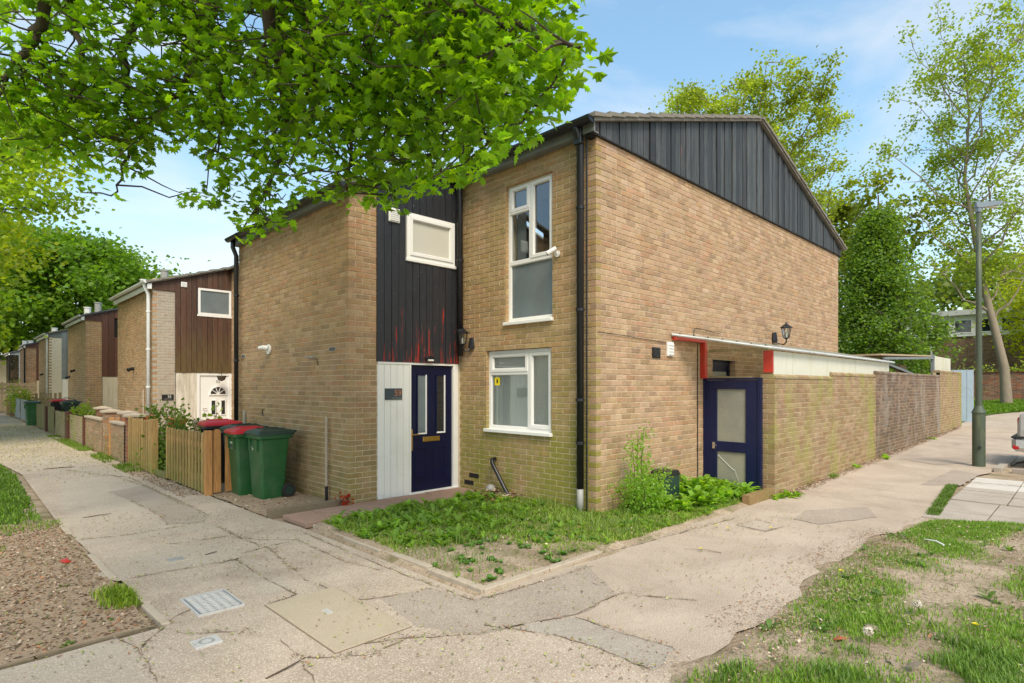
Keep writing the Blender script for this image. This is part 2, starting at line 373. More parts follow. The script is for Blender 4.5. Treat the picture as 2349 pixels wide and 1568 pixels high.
M['leaf_maple'] = leafmat('maple_leaf', (3.0, 2.8, .8), .58, .38)
M['grass'] = leafmat('grass_blade', (1.5, 1.6, .8), .35)
M['sheet'] = leafmat('translucent_corrugated_sheet', (1.4, 1.4, 1.35), .8, .4); M['kerb_dark'] = plain('mossy_kerb', (.20, .155, .10), .95, .3, 20, dirt=(.12, .12, .05, .5), bs=.5)
M['litter'] = leafmat('dead_leaf', (1.1, 1, .8), .1, .8)
M['bark'] = plain('bark', (.075, .058, .038), .95, .35, 18, dirt=(.12, .14, .05, .5), stretch=(1, 1, .3), bs=.8)
M['bark_pale'] = plain('pale_bark', (.25, .205, .15), .9, .25, 12, dirt=(.18, .18, .10, .5), stretch=(1, 1, .3), bs=.6)
M['twig'] = plain('twig', (.09, .06, .04), .9, .3, 20)

# ------------------------------------------------------------------ terrain and paths
def sheet(name, pts, off, mat, parent=None, kind='structure', label=None, cat=None, jag=0.0, thick=0.0, seed=1, step=.18):
    rd = random.Random(seed); P = list(pts)
    if jag:
        Q = []
        for i, a in enumerate(P):
            b = P[(i + 1) % len(P)]; L_ = math.dist(a, b); n = max(1, int(L_ / step)); ph = rd.random() * 9
            for k in range(n):
                t = k / n; j = jag * (math.sin(ph + k * 1.7) * .5 + rd.uniform(-.5, .5)) if k else 0
                Q.append((a[0] + (b[0] - a[0]) * t - (b[1] - a[1]) / L_ * j, a[1] + (b[1] - a[1]) * t + (b[0] - a[0]) / L_ * j))
        P = Q
    bm = bmesh.new(); vs_ = [bm.verts.new((x, y, 0)) for x, y in P]; bm.faces.new(vs_)
    bmesh.ops.triangulate(bm, faces=bm.faces[:])
    for X in (9, 33, 45):
        bmesh.ops.bisect_plane(bm, geom=bm.verts[:] + bm.edges[:] + bm.faces[:], plane_co=(X, 0, 0), plane_no=(1, 0, 0))
    for v_ in bm.verts: v_.co.z = float(gz(v_.co.x)) + off - .034
    bmesh.ops.recalc_face_normals(bm, faces=bm.faces)
    if bm.faces and sum(f.normal.z * f.calc_area() for f in bm.faces) < 0: bmesh.ops.reverse_faces(bm, faces=bm.faces[:])
    if thick:
        r_ = bmesh.ops.extrude_face_region(bm, geom=bm.faces[:]); 
        for g in r_['geom']:
            if isinstance(g, bmesh.types.BMVert): g.co.z += thick
        bmesh.ops.recalc_face_normals(bm, faces=bm.faces)
    me = bpy.data.meshes.new(name); bm.to_mesh(me); bm.free(); me.materials.append(mat)
    o = link(bpy.data.objects.new(name, me), parent)
    if parent is None: tag(o, label, cat, None, kind)
    return o
def G(*pp): return [ground(*p) for p in pp]
# ground sheet with a little relief where the bare soil and grass are
xs = np.concatenate([np.linspace(-600, -8, 14), np.linspace(-6, 16, 340), np.linspace(17, 60, 44), np.linspace(70, 900, 14)])
ys = np.concatenate([np.linspace(-600, -8, 14), np.linspace(-6, 14, 310), np.linspace(15, 60, 30), np.linspace(75, 900, 14)])
XX, YY = np.meshgrid(xs, ys); 
def relief(x, y):
    r = .010 * np.sin(x * 2.1 + y * 1.3) + .008 * np.sin(x * 4.7 - y * 3.9) + .005 * np.sin(9 * x + 7 * y)
    r = r + .006 * np.sin(17 * x + 3 * y) * np.sin(13 * y - 5 * x)
    plot = (x > 3.05) & (x < 8.7) & (y > 3.30) & (y < 6.42); lawn = (y < 1.95) & (x > 2.4)
    bed = (x < 1.0) & (y > 4.6) & (y < 60)
    edge = np.interp(x, [2.4, 2.9, 3.4, 4.4, 5.4, 6.3, 7.05, 8, 8.6, 9.2, 30], [1.2, 1.66, 1.66, 1.62, 1.72, 1.68, 1.74, 1.6, 1.40, .4, .4])
    lz_ = np.clip((edge - y) * .16 + .9 * r, -.03, .020 + r * .6)
    pz_ = np.clip((y - 3.40) * .25 + .5 * r, -.03, .022 + r + .03 * np.clip((y - 3.6) / 2.5, 0, 1))
    return np.where(plot, pz_, np.where(lawn, lz_, np.where(bed, -.02, -.03)))
ZZ = gz(XX) + relief(XX, YY)
nx = len(xs); idx = np.arange(XX.size).reshape(XX.shape)
F = np.stack([idx[:-1, :-1], idx[:-1, 1:], idx[1:, 1:], idx[1:, :-1]], -1).reshape(-1, 4)
tag(npmesh('ground', np.stack([XX, YY, ZZ], -1).reshape(-1, 3), F, M['soil'], smooth=True), kind='structure')
sheet('street_path', [(-7, -4), (2.2, -4), (2.7, 1.0), (2.97, 1.70), (2.97, 6.6), (2.88, 7.3), (2.84, 9.4), (2.72, 14), (2.62, 24), (2.55, 46), (.55, 46), (.75, 24), (.86, 16.3), (1.04, 14), (1.0, 10.7), (.98, 8.9), (1.03, 7.0), (1.12, 4.5), (.8, 4.47), (-7, 4.45)], .038, M['asphalt'])
sheet('side_path', [(2.972, 1.70), (4.4, 1.66), (5.4, 1.76), (6.3, 1.70), (7.05, 1.76), (8.0, 1.6), (8.64, 1.46), (11.9, 1.64), (14.2, 1.35), (16.5, 1.0), (19, -4), (44, -12), (44, -2), (33, 3.2), (27, 3.9), (25.3, 3.38), (9.0, 3.38), (7.9, 3.42), (4.28, 3.40), (2.972, 3.43)], .034, M['asphalt'], jag=.07)
sheet('grass_bank', [(33, 3.3), (60, -10), (120, -40), (120, 60), (27, 60), (25.5, 3.6)], .05, M['turf'])
sheet('street_verge', [(.78, 16.3), (.95, 14), (.9, 10.9), (.62, 9.1), (.1, 8.9), (-12, 9), (-12, 46), (.5, 46)], .03, M['turf'], jag=.05)
patches = [
 ('asphalt_pale', 'pale worn asphalt patch', [(140, 1100), (250, 1092), (330, 1118), (372, 1160), (380, 1206), (185, 1237), (140, 1168)]),
 ('asphalt_grey', '', [(245, 1130), (330, 1116), (400, 1145), (478, 1183), (470, 1200), (380, 1205), (370, 1183), (300, 1148)]),
 ('asphalt_pale', '', [(385, 1207), (470, 1201), (500, 1212), (440, 1222), (190, 1255), (186, 1240)]),
 ('asphalt_pale', '', [(215, 1318), (262, 1300), (330, 1272), (515, 1246), (562, 1268), (546, 1284), (305, 1326), (270, 1335)]),
 ('asphalt_pale', '', [(512, 1290), (562, 1277), (640, 1320), (682, 1352), (598, 1370)]),
 ('asphalt_grey', '', [(870, 1374), (990, 1352), (1090, 1376), (1180, 1352), (1345, 1298), (1420, 1365), (1320, 1412), (1215, 1432), (1100, 1458), (952, 1440)]),
 ('slab', '', [(1160, 1441), (1318, 1418), (1430, 1455), (1545, 1490), (1528, 1520), (1500, 1541), (1400, 1498), (1290, 1462)]),
 ('asphalt_pale', '', [(0, 1540), (130, 1505), (268, 1466), (310, 1480), (345, 1530), (380, 1568), (380, 1600), (-100, 1640), (-140, 1570)]),
 ('asphalt_grey', '', [(1850, 1172), (1990, 1164), (2012, 1188), (1880, 1204), (1820, 1192)]),
 ('asphalt_pale', '', [(1690, 1206), (1735, 1195), (1795, 1208), (1760, 1220)]),
 ('asphalt_grey', '', [(2112, 1113), (2188, 1078), (2248, 1090), (2205, 1115)]),
 ('asphalt_grey', '', [(2060, 1052), (2190, 1050), (2236, 1062), (2150, 1068)]),
 ('asphalt_pale', '', [(60, 1040), (200, 1052), (300, 1095), (230, 1092), (80, 1075)])]
for i, (m_, lb, pl) in enumerate(patches):
    o = sheet('path_patch', [(x, y) for x, y in G(*pl)], .0390 if i not in (1,) else .0415, M[m_], jag=.022, seed=i, step=.10)
# cracks: narrow soil-filled joints
def ribbon(mb, pts, wid, seed, z=.0085):
    rd = random.Random(seed); Q = []
    for a, b in zip(pts[:-1], pts[1:]):
        n = max(2, int(math.dist(a, b) / .07))
        for k in range(n): t = k / n; Q.append((a[0] + (b[0] - a[0]) * t + rd.uniform(-.012, .012), a[1] + (b[1] - a[1]) * t + rd.uniform(-.012, .012)))
    Q.append(pts[-1]); vs_ = []
    for i, p in enumerate(Q):
        q0 = Q[max(0, i - 1)]; q1 = Q[min(len(Q) - 1, i + 1)]; dx, dy = q1[0] - q0[0], q1[1] - q0[1]; l_ = math.hypot(dx, dy) or 1; h = wid * rd.uniform(.05, 1.0) * (1 if rd.random() < .8 else .1)
        zz = float(gz(p[0])) + z; vs_ += [(p[0] - dy / l_ * h, p[1] + dx / l_ * h, zz), (p[0] + dy / l_ * h, p[1] - dx / l_ * h, zz)]
    mb.add(vs_, [(2 * i, 2 * i + 1, 2 * i + 3, 2 * i + 2) for i in range(len(Q) - 1)])
CR = [[(500, 1210), (560, 1240), (620, 1262), (700, 1332), (752, 1352)], [(390, 1250), (520, 1232), (600, 1240), (690, 1240)], [(545, 1288), (600, 1325), (640, 1345), (682, 1366), (612, 1390)],
      [(800, 1380), (870, 1374), (990, 1352)], [(820, 1480), (940, 1466), (1100, 1458), (1215, 1432), (1320, 1412), (1420, 1362)], [(310, 1430), (420, 1455), (540, 1452), (640, 1468), (692, 1512), (850, 1505), (942, 1462)],
      [(1110, 1438), (1160, 1442), (1290, 1464), (1400, 1500), (1500, 1543)], [(1318, 1417), (1430, 1455), (1545, 1488)], [(188, 1240), (300, 1228), (450, 1204)], [(690, 1510), (720, 1568)], [(300, 1150), (370, 1186), (385, 1206)],
      [(560, 1270), (680, 1240), (790, 1290), (870, 1310)], [(310, 1500), (400, 1420), (440, 1400)], [(1420, 1362), (1600, 1380)], [(250, 1090), (330, 1116), (400, 1145), (480, 1184)], [(305, 1327), (546, 1286)], [(268, 1467), (320, 1490), (360, 1568)],
      [(1690, 1206), (1735, 1194), (1800, 1209), (1755, 1222), (1690, 1206)], [(1250, 1310), (1500, 1240), (1700, 1186)], [(700, 1225), (900, 1310), (1090, 1380), (1180, 1356), (1360, 1300)], [(150, 1080), (300, 1098), (420, 1160)]]
mb = MB()
for i, c_ in enumerate(CR): ribbon(mb, G(*c_), .0075, i)
tag(mb.build('path_cracks', M['crack']), kind='structure')
# edging of the corner plot and the bed
def edging(label, segs, wid, mat, h=.055, cat='kerb', group=None):
    h = h - .030
    r_ = None
    for i, (a, b, n) in enumerate(segs):
        for k in range(n):
            t0, t1 = k / n + .004, (k + 1) / n - .004; dx, dy = b[0] - a[0], b[1] - a[1]; l_ = math.hypot(dx, dy); u = (dx / l_, dy / l_); rd = random.Random(i * 17 + k)
            j = rd.uniform(-.012, .012); fr = Fr((a[0] - u[1] * j, a[1] + u[0] * j), u, (-u[1], u[0]))
            if r_ is None: r_ = empty('edging', label, cat, (a[0], a[1], 0), group)
            MB().box(fr, t0 * l_, t1 * l_, -.1, h + rd.uniform(-.008, .008), 0, wid).build('edging_stone', mat, r_, bevel=.006)
    return r_
edging('low worn concrete edging round the weedy corner plot', [((3.06, 6.45), (3.06, 3.44), 4), ((3.06, 3.42), (4.6, 3.42), 2)], .075, M['concrete'], .062)
edging('broken narrow edging between the leafy bed and the path', [((1.13, 4.5), (1.10, 5.55), 2), ((1.06, 5.9), (1.04, 6.9), 2), ((1.03, 8.0), (1.02, 8.6), 1)], .055, M['concrete'], .046)
edging('thin timber edging along the near end of the leafy bed', [((-.9, 4.49), (1.05, 4.52), 3)], .018, M['kerb_dark'], .040)
edging('raised mossy edging between the bin stand and the tiled path', [((2.90, 7.30), (3.90, 7.26), 1)], .075, M['kerb_dark'], .125)
# tiled path to the door
for j in range(3):
    for i in range(8):
        x = 3.02 + i * .36; y = 6.52 + j * .215
        if i < 3 or True:
            e = random.uniform(-.004, .004); sl = MB().bx(x, x + .352, y, y + .207, -.02, .040 + e).build('paving_slab', M['red_slab'], None, bevel=.004)
            if j == 0 and i == 0: pth = empty('tiled_path', 'pinkish red paving slabs leading to the blue front door', 'path', (3, 6.5, 0))
            sl.parent = pth; sl.matrix_parent_inverse = Matrix.Translation(-pth.location)
edging('straight concrete edge of the red tiled doorstep path', [((5.9, 6.45), (3.18, 6.44), 2)], .06, M['concrete'], .07)
# concrete corner at bin stand edge
sheet('bin_stand_ground', [(2.89, 7.34), (3.9, 7.36), (3.93, 11.3), (2.86, 11.3)], .042, M['mulch'], jag=.03)
sheet('leafy_bed', [(-9, 4.52), (1.02, 4.54), (1.0, 8.7), (.55, 9.1), (-.2, 9.2), (-9, 9.4)], .036, M['mulch'], jag=.04)
# paved strip at the right
slabs = empty('paved_strip', 'row of pale concrete paving slabs beside the lawn', 'paving', (9, 1, 0))
rd = random.Random(3); X = 8.74
for i, w_ in enumerate((.62, .9, .62, .32, .3, .6, .6, .62, .62)):
    mt = M['slab'] if i not in (5, 6) else M['slab_white']
    for j in range(5):
        y1 = 1.50 - j * .62 + (.08 if i < 2 else 0) - (.03 * (i > 6)); x0 = X + .012 + j * .02 ; e = rd.uniform(0, .006)
        if i > 6 and j == 0: continue
        z0 = float(gz(X)); mm = mt if not (i in (5, 6) and j > 2) else M['slab']
        MB().bx(x0 + (.33 * j if i == 0 else 0) * 0, x0 + w_ - .012, y1 - .605, y1, z0 - .05, z0 + .018 + e).build('paving_slab', mm, slabs, bevel=.004)
    X += w_
# covers
cv = G((610, 1390), (770, 1352), (940, 1443), (770, 1501))
big = tag(MB().bx(1.72, 2.27, 3.30, 4.38, -.02, .014).build('concrete_cover', M['cover'], None, bevel=.003), 'large rectangular concrete access cover lying in the path', 'cover')
MB().bx(1.96, 2.01, 3.88, 3.98, .012, .0165).build('date_plate', M['alu'], big)
tag(MB().bx(1.712, 2.278, 3.292, 4.388, -.03, .0075).build('cover_surround', M['crack']), kind='structure')
gr = empty('drain_cover', 'square galvanised drain cover with a raised grid', 'cover', (1.45, 4.7, 0))
MB().bx(1.30, 1.60, 4.50, 4.93, .0, .056).build('cover_plate', M['lamp_grey'], gr, bevel=.003)
mb = MB()
for i in range(5): mb.bx(1.325 + i * .055, 1.325 + i * .055 + .03, 4.52, 4.91, .056, .059)
mb.build('lengthwise_bars', M['alu'], gr); mb = MB()
for i in range(10): mb.bx(1.315, 1.585, 4.525 + i * .0405, 4.525 + i * .0405 + .014, .0575, .0645)
mb.build('raised_grid', M['alu'], gr); mb = MB()
for a in ((1.29, 1.302, 4.49, 4.94), (1.598, 1.61, 4.49, 4.94), (1.30, 1.60, 4.488, 4.5), (1.30, 1.60, 4.93, 4.942)): mb.bx(*a, 0, .062)
mb.build('rim', M['alu'], gr)
COVERS = []
wm = empty('water_cover', 'small grey metal stopcock cover in the path', 'cover', (1.2, 4.0, 0))
MB().bx(1.12, 1.28, 3.945, 4.08, 0, .058).build('cover_plate', M['alu'], wm, bevel=.003)
MB().lathe(1.20, 4.01, [(.03, .058), (.045, .062), (.05, .058)], 12).build('lid_ring', M['grey_pipe'], wm)
COVERS.append(wm)
wm = empty('sunken_cover', 'small sunken iron cover in a pale patch of the path', 'cover', (1.56, 6.15, 0))
MB().bx(1.45, 1.68, 6.05, 6.24, 0, .048).build('cover_plate', M['concrete'], wm, bevel=.003)
MB().bx(1.50, 1.64, 6.08, 6.20, .04, .052).build('lid', M['grey_pipe'], wm, bevel=.003); COVERS.append(wm)

for o_ in (gr, *COVERS): o_.location.z -= .040

# ------------------------------------------------------------------ brickwork
PAL = [(.47, .335, .20), (.44, .31, .185), (.50, .375, .24), (.47, .30, .175), (.38, .275, .17), (.48, .345, .21), (.45, .32, .19)]
PAL_G = [(.46, .345, .225), (.44, .325, .21), (.49, .375, .25), (.46, .31, .195), (.37, .275, .18), (.48, .36, .235), (.45, .335, .215), (.51, .40, .275)]
PAL_GARD = [(.37, .27, .185), (.32, .235, .16), (.39, .30, .205), (.31, .20, .135)]
PAL_RED = [(.36, .13, .07), (.30, .10, .06), (.25, .12, .08), (.40, .18, .10)]
PAL_DARK = [(.17, .12, .09), (.21, .15, .11), (.15, .11, .09), (.25, .18, .13)]
PAL_BROWN = [(.22, .13, .09), (.27, .17, .125), (.18, .11, .085), (.30, .20, .15)]
PAL_PINK = [(.42, .27, .18), (.38, .24, .15), (.30, .22, .15), (.45, .33, .24)]
def cells(L_, z0, z1, holes):
    us = sorted({0., L_} | {h[0] for h in holes} | {h[1] for h in holes}); zs = sorted({z0, z1} | {h[2] for h in holes} | {h[3] for h in holes})
    us = [u for u in us if 0 <= u <= L_]; zs = [z for z in zs if z0 <= z <= z1]
    for a, b in zip(us[:-1], us[1:]):
        for c, d in zip(zs[:-1], zs[1:]):
            if not any(h[0] - 1e-6 <= a and b <= h[1] + 1e-6 and h[2] - 1e-6 <= c and d <= h[3] + 1e-6 for h in holes): yield a, b, c, d
def wall(parent, name, fr, L_, z0, z1, holes, start, end, pal, mat, mort, out, top=None, base=0, thick=.24, seed=1, core=True, bl=.225, hj=.010):
    """returns mortar core object; appends (size, drawing function) of every brick to out"""
    rd = random.Random(seed); mb = MB()
    for a, b, c, d in cells(L_, z0, z1, holes):
        a_ = a + (.008 if a == 0 and start is not None else 0); b_ = b - (.008 if b == L_ and end is not None else 0)
        mb.box(fr, a_, b_, c, d, -thick, -.007)
    core_o = mb.build(name, mort, parent) if core else parent
    k0 = int(math.floor((z0 - base) / .075)); k = k0
    while base + k * .075 < z1 - .02:
        zb = base + k * .075 + .005; zt = min(zb + .065, z1)
        own = (k % 2 == 0) if start in (None, 0) else (k % 2 == 1)
        u = 0. if own else (.1125 if start is not None else -.1125)
        Lend = L_
        if end is not None and ((k % 2 == 0) if end == 0 else (k % 2 == 1)) is False: Lend = L_ - .1125
        while u < Lend - .02:
            a, b = max(u, 0), min(u + bl - hj, Lend)
            if own and u == 0 and start is None: a = 0
            segs = [(a, b)]
            for h in holes:
                if zb + .02 < h[3] and zt - .02 > h[2]:
                    ns = []
                    for p_, q_ in segs:
                        if q_ <= h[0] or p_ >= h[1]: ns.append((p_, q_))
                        else:
                            if p_ < h[0]: ns.append((p_, h[0] + .003))
                            if q_ > h[1]: ns.append((h[1] - .003, q_))
                    segs = ns
            for p_, q_ in segs:
                if q_ - p_ < .006: continue
                tz = zt
                if top:
                    tz = min(zt, top((p_ + q_) / 2))
                    if tz - zb < .015: continue
                c = rd.choice(pal); v_ = rd.uniform(.92, 1.07); c = (c[0] * v_ * 1.03, c[1] * v_ * rd.uniform(.92, .98), c[2] * v_ * rd.uniform(.90, 1.02), .001 if hj < .006 else .004)
                pr = rd.uniform(-.002, .002)
                P = fr.p((p_ + q_) / 2, zb, 0); f = P[0] * VD[0] + P[1] * VD[1]; lat = abs(P[0] * RD[0] + P[1] * RD[1])
                face = abs(fr.n[0] * P[0] + fr.n[1] * P[1]) / math.hypot(P[0], P[1]) if fr.n[0] * P[0] + fr.n[1] * P[1] < 0 else 0
                vis = face * (q_ - p_) / max(f, .5) ** 2 if (f > .5 and lat / f < .885) else 0
                out.append((vis, core_o, mat, (fr, p_, q_, zb, tz, pr, .10, c)))
            u += bl
        k += 1
    return core_o
def finish_bricks(thing, out, keep=300, stuff='brickwork'):
    out.sort(key=lambda q: -q[0]); mats = {}
    for i, (vis, core_o, mat, a) in enumerate(out):
        if i < keep and vis > 0: MB().brick(*a[:7], a[7]).build('brick', mat, core_o)
        else: mats.setdefault(mat.name, (mat, MB()))[1].brick(*a[:7], a[7])
    for mt, mb in mats.values(): tag(mb.build(stuff, mt, thing), kind='stuff')
def zc(x): return 5.0 + .32 * (x - 5.91) if x <= 10.8 else 5.0 + .32 * (10.8 - 5.91) - .32 * (x - 10.8)
def bar(mb, fr, u0, u1, z0, z1, w_, d0, d1):
    """rectangular frame of width w_"""
    mb.box(fr, u0, u1, z0, z0 + w_, d0, d1); mb.box(fr, u0, u1, z1 - w_, z1, d0, d1)
    mb.box(fr, u0, u0 + w_, z0 + w_, z1 - w_, d0 + .0005, d1 - .0005); mb.box(fr, u1 - w_, u1, z0 + w_, z1 - w_, d0 + .0005, d1 - .0005); return mb
def window(parent, fr, u0, u1, z0, z1, lights, d=-.06, mat='upvc', sill=True, pane='glass', wf=.05, label=None):
    """lights: list of (u0,u1,z0,z1,sash?,pane material)"""
    o = bar(MB(), fr, u0, u1, z0, z1, wf, d - .05, d).build('window', M[mat], parent, bevel=.003)
    if label: o['label'] = label
    fm = MB()
    for (a, b, c, e, sash, pm) in lights:
        if sash: bar(fm, fr, a, b, c, e, .045, d - .03, d + .014); g = .045
        else: g = .0
        MB().box(fr, a + g, b - g, c + g, e - g, d - .03, d - .024).build('pane', M[pm or pane], o)
        bar(fm, fr, a + g - .001, b - g + .001, c + g - .001, e - g + .001, .012, d - .024, d - .006)
    fm.build('sash', M[mat], o, bevel=.002)
    if sill: MB().box(fr, u0 - .02, u1 + .02, z0 - .045, z0 + .004, d - .05, .045).build('sill', M[mat], o, bevel=.006)
    return o
def text_mesh(name, body, size, fr, u, z, d, mat, parent, ext=.004, align='CENTER'):
    cu = bpy.data.curves.new(name, 'FONT'); cu.body = body; cu.size = size; cu.extrude = ext; cu.align_x = align; cu.resolution_u = 3
    t = bpy.data.objects.new('tmp', cu); COL.objects.link(t); dg = bpy.context.evaluated_depsgraph_get()
    me = bpy.data.meshes.new_from_object(t.evaluated_get(dg)); bpy.data.objects.remove(t); bpy.data.curves.remove(cu)
    me.materials.clear(); me.materials.append(mat)
    for v_ in me.vertices: v_.co = fr.p(u + v_.co.x * fr_s(fr), z + v_.co.y, d + v_.co.z)
    me.name = name; return link(bpy.data.objects.new(name, me), parent)
def fr_s(fr):   # keep writing the right way round
    return 1 if fr.u[0] * fr.n[1] - fr.u[1] * fr.n[0] < 0 else -1
def lantern(label, pos, n, group=None, up=True, sc=1.0):
    """coach lantern on a wall bracket; n = outward direction"""
    o = empty('wall_lantern', label, 'lantern', pos, group); x, y, z = pos; q = lambda a, b: (x + n[0] * a * sc, y + n[1] * a * sc, z + b * sc)
    MB().tube([q(0, -.05), q(0, .0), q(0.001, .12)], [.05 * sc, .055 * sc, .035 * sc], 8).build('wall_plate', M['black'], o)
    MB().tube([q(0, .0), q(.07, -.07), q(.15, -.09), q(.19, -.05), q(.19, .0)], .012 * sc, 6).build('bracket', M['black'], o)
    c = q(.19, 0); mb = MB(); mb.lathe(c[0], c[1], [(.02 * sc, c[2]), (.045 * sc, c[2] + .02 * sc)], 6)
    mb.lathe(c[0], c[1], [(.10 * sc, c[2] + .19 * sc), (.098 * sc, c[2] + .20 * sc), (.05 * sc, c[2] + .235 * sc), (.02 * sc, c[2] + .255 * sc), (.012 * sc, c[2] + .285 * sc), (.0, c[2] + .29 * sc)], 6)
    for k in range(6):
        a = math.pi * k / 3; mb.tube([(c[0] + .045 * sc * math.cos(a), c[1] + .045 * sc * math.sin(a), c[2] + .02 * sc), (c[0] + .075 * sc * math.cos(a), c[1] + .075 * sc * math.sin(a), c[2] + .19 * sc)], .006 * sc, 4)
    mb.build('cage', M['black'], o)
    MB().lathe(c[0], c[1], [(.04 * sc, c[2] + .02 * sc), (.07 * sc, c[2] + .19 * sc)], 6).build('glass_panes', M['glass'], o)
    MB().lathe(c[0], c[1], [(.0, c[2] + .02 * sc), (.018 * sc, c[2] + .03 * sc), (.022 * sc, c[2] + .1 * sc), (0, c[2] + .13 * sc)], 8).build('bulb', M['opal'], o)
    return o

# ------------------------------------------------------------------ house at the corner
H59 = empty('brick_house', 'two storey buff brick end house with black boarded gable and navy front door', 'house', (5.91, 4.49, 0))
out = []
UPW = (5.23, 6.15, 2.58, 4.60); LOW = (5.25, 6.58, 1.00, 2.18)
Y0, YC = 4.488, 7.2
hol = [(5.23 - Y0, 6.15 - Y0, 2.58, 4.60), (5.25 - Y0, 6.58 - Y0, 1.0, 2.18)]
frA = Fr((5.91, Y0), (0, 1), (-1, 0)); frB = Fr((5.91, Y0), (1, 0), (0, -1))
M['brick_front'] = brickmat('buff_brick_front', 1.15, -.1, 2.0, .34, None, (.23, .225, .04), (1, 4.50, 4.485, 1.1))
wall(H59, 'wall', frA, YC - Y0, -.1, 4.86, hol, 0, None, PAL, M['brick_front'], M['mortar'], out, seed=2)
outB = []
hB = [(9.06 - 5.91, 9.90 - 5.91, .1, 2.09)]
gw = wall(H59, 'wall', frB, 15.57 - 5.91, -.1, 4.86, hB, 1, None, PAL_G, M['brick_gable'], M['mortar'], out, seed=3)
frC = Fr((3.946, YC), (0, 1), (-1, 0)); frD = Fr((3.946, YC), (1, 0), (0, -1))
wall(H59, 'wall', frC, 4.12, -.1, 4.36, [], 0, None, PAL, M['brick'], M['mortar'], out, seed=4)
wall(H59, 'wall', frD, .445, -.1, 4.50, [], 1, None, PAL, M['brick'], M['mortar'], out, top=lambda u: zc(3.946 + u), seed=5, bl=.225)
finish_bricks(H59, out)
mb = MB(); mb.bx(5.92, 6.1, 7.45, 11.3, -.1, 4.86); mb.bx(15.40, 15.57, 4.7, 17, -.1, 4.86); mb.bx(3.98, 5.9, 11.08, 11.30, -.1, 4.3); mb.build('rear_wall', M['mortar'], H59)
# gable cladding boards
frG = XF(4.488)
bx_ = 5.90; i = 0; pan = MB().prism(frG, [(5.80, 4.80), (5.80, zc(5.80)), (10.8, zc(10.8)), (15.68, zc(15.68)), (15.68, 4.80)], -.10, -.010).build('gable_panel', M['dark'], H59)
u = 5.80; rd = random.Random(9)
while u < 15.66:
    w_ = .146 + rd.uniform(-.006, .006); a, b = u + .006, min(u + w_ - .012, 15.68); dd = rd.uniform(.02, .04)
    pl = [(a, 4.835 - .0), (b, 4.835), (b, zc(b) - .004)] + ([(10.8, zc(10.8) - .004)] if a < 10.8 < b else []) + [(a, zc(a) - .004)]
    MB().prism(frG, pl, -.008, dd).build('cladding_board', M['board_gable'], pan)
    u += w_
MB().box(frG, 5.80, 15.70, 4.815, 4.833, -.06, .036).build('cladding_trim', M['dark'], H59)
# roof
def roof(parent, ya, yb, xl, mat, tiles=True, tmat=None, ntile=17, verge='verge_tile'):
    zt = lambda x: zc(x) + .045
    fr = Fr((0, ya), (1, 0), (0, 1))
    prof = [(xl, zc(xl)), (10.8, zc(10.8)), (15.78, zc(15.78)), (15.78, zt(15.78)), (10.8, zt(10.8)), (xl, zt(xl))]
    r_ = MB().prism(fr, prof, 0, yb - ya).build('roof', mat, parent)
    if tiles:
        sl = math.hypot(1, .32)
        n = int((10.85 - xl) / .31); 
        for sgn, x_e in ((1, xl - .03), (-1, 15.84)):
            nn = n if sgn == 1 else int((15.84 - 10.8) / .31) + 1
            for k in range(nn):
                xa = x_e + sgn * k * .31; xb = xa + sgn * .35
                if sgn == 1 and xb > 10.85: xb = 10.85
                if sgn == -1 and xb < 10.75: xb = 10.75
                za, zb = zc(xa) + .078, zc(xb) + .052
                pl = [(xa, za - .038), (xa, za + .018), (xb, zb + .006), (xb, zb - .030)]
                if sgn == -1: pl = pl[::-1]
                MB().prism(fr, pl, -.035 + random.uniform(-.006, .006), .30).build(verge, tmat or mat, r_)
    return r_
rA = roof(H59, 4.395, 7.10, 5.74, M['tile_roof'])
# verge soffit strip under the tiles, weathered cream-grey
mb = MB()
for xa, xb in ((5.74, 10.8), (10.8, 15.78)):
    mb.prism(Fr((0, 4.385), (1, 0), (0, 1)), [(xa, zc(xa) - .012), (xb, zc(xb) - .012), (xb, zc(xb) + .040), (xa, zc(xa) + .030)], 0, .05)
mb.build('verge_strip', M['tile_roof'], H59)
rB = MB().prism(Fr((0, 7.10), (1, 0), (0, 1)), [(3.80, zc(3.80)), (10.8, zc(10.8)), (15.78, zc(15.78)), (15.78, zc(15.78) + .05), (10.8, zc(10.8) + .05), (3.80, zc(3.80) + .05)], 0, 4.2).build('roof', M['tile_roof'], H59)
for k in range(6): # lower verge tiles over the porch block
    xa = 3.77 + k * .31; MB().prism(Fr((0, 7.07), (1, 0), (0, 1)), [(xa, zc(xa) + .046), (xa, zc(xa) + .085), (xa + .35, zc(xa + .35) + .058), (xa + .35, zc(xa + .35) + .022)], 0, .3).build('verge_tile', M['tile_roof'], rB)
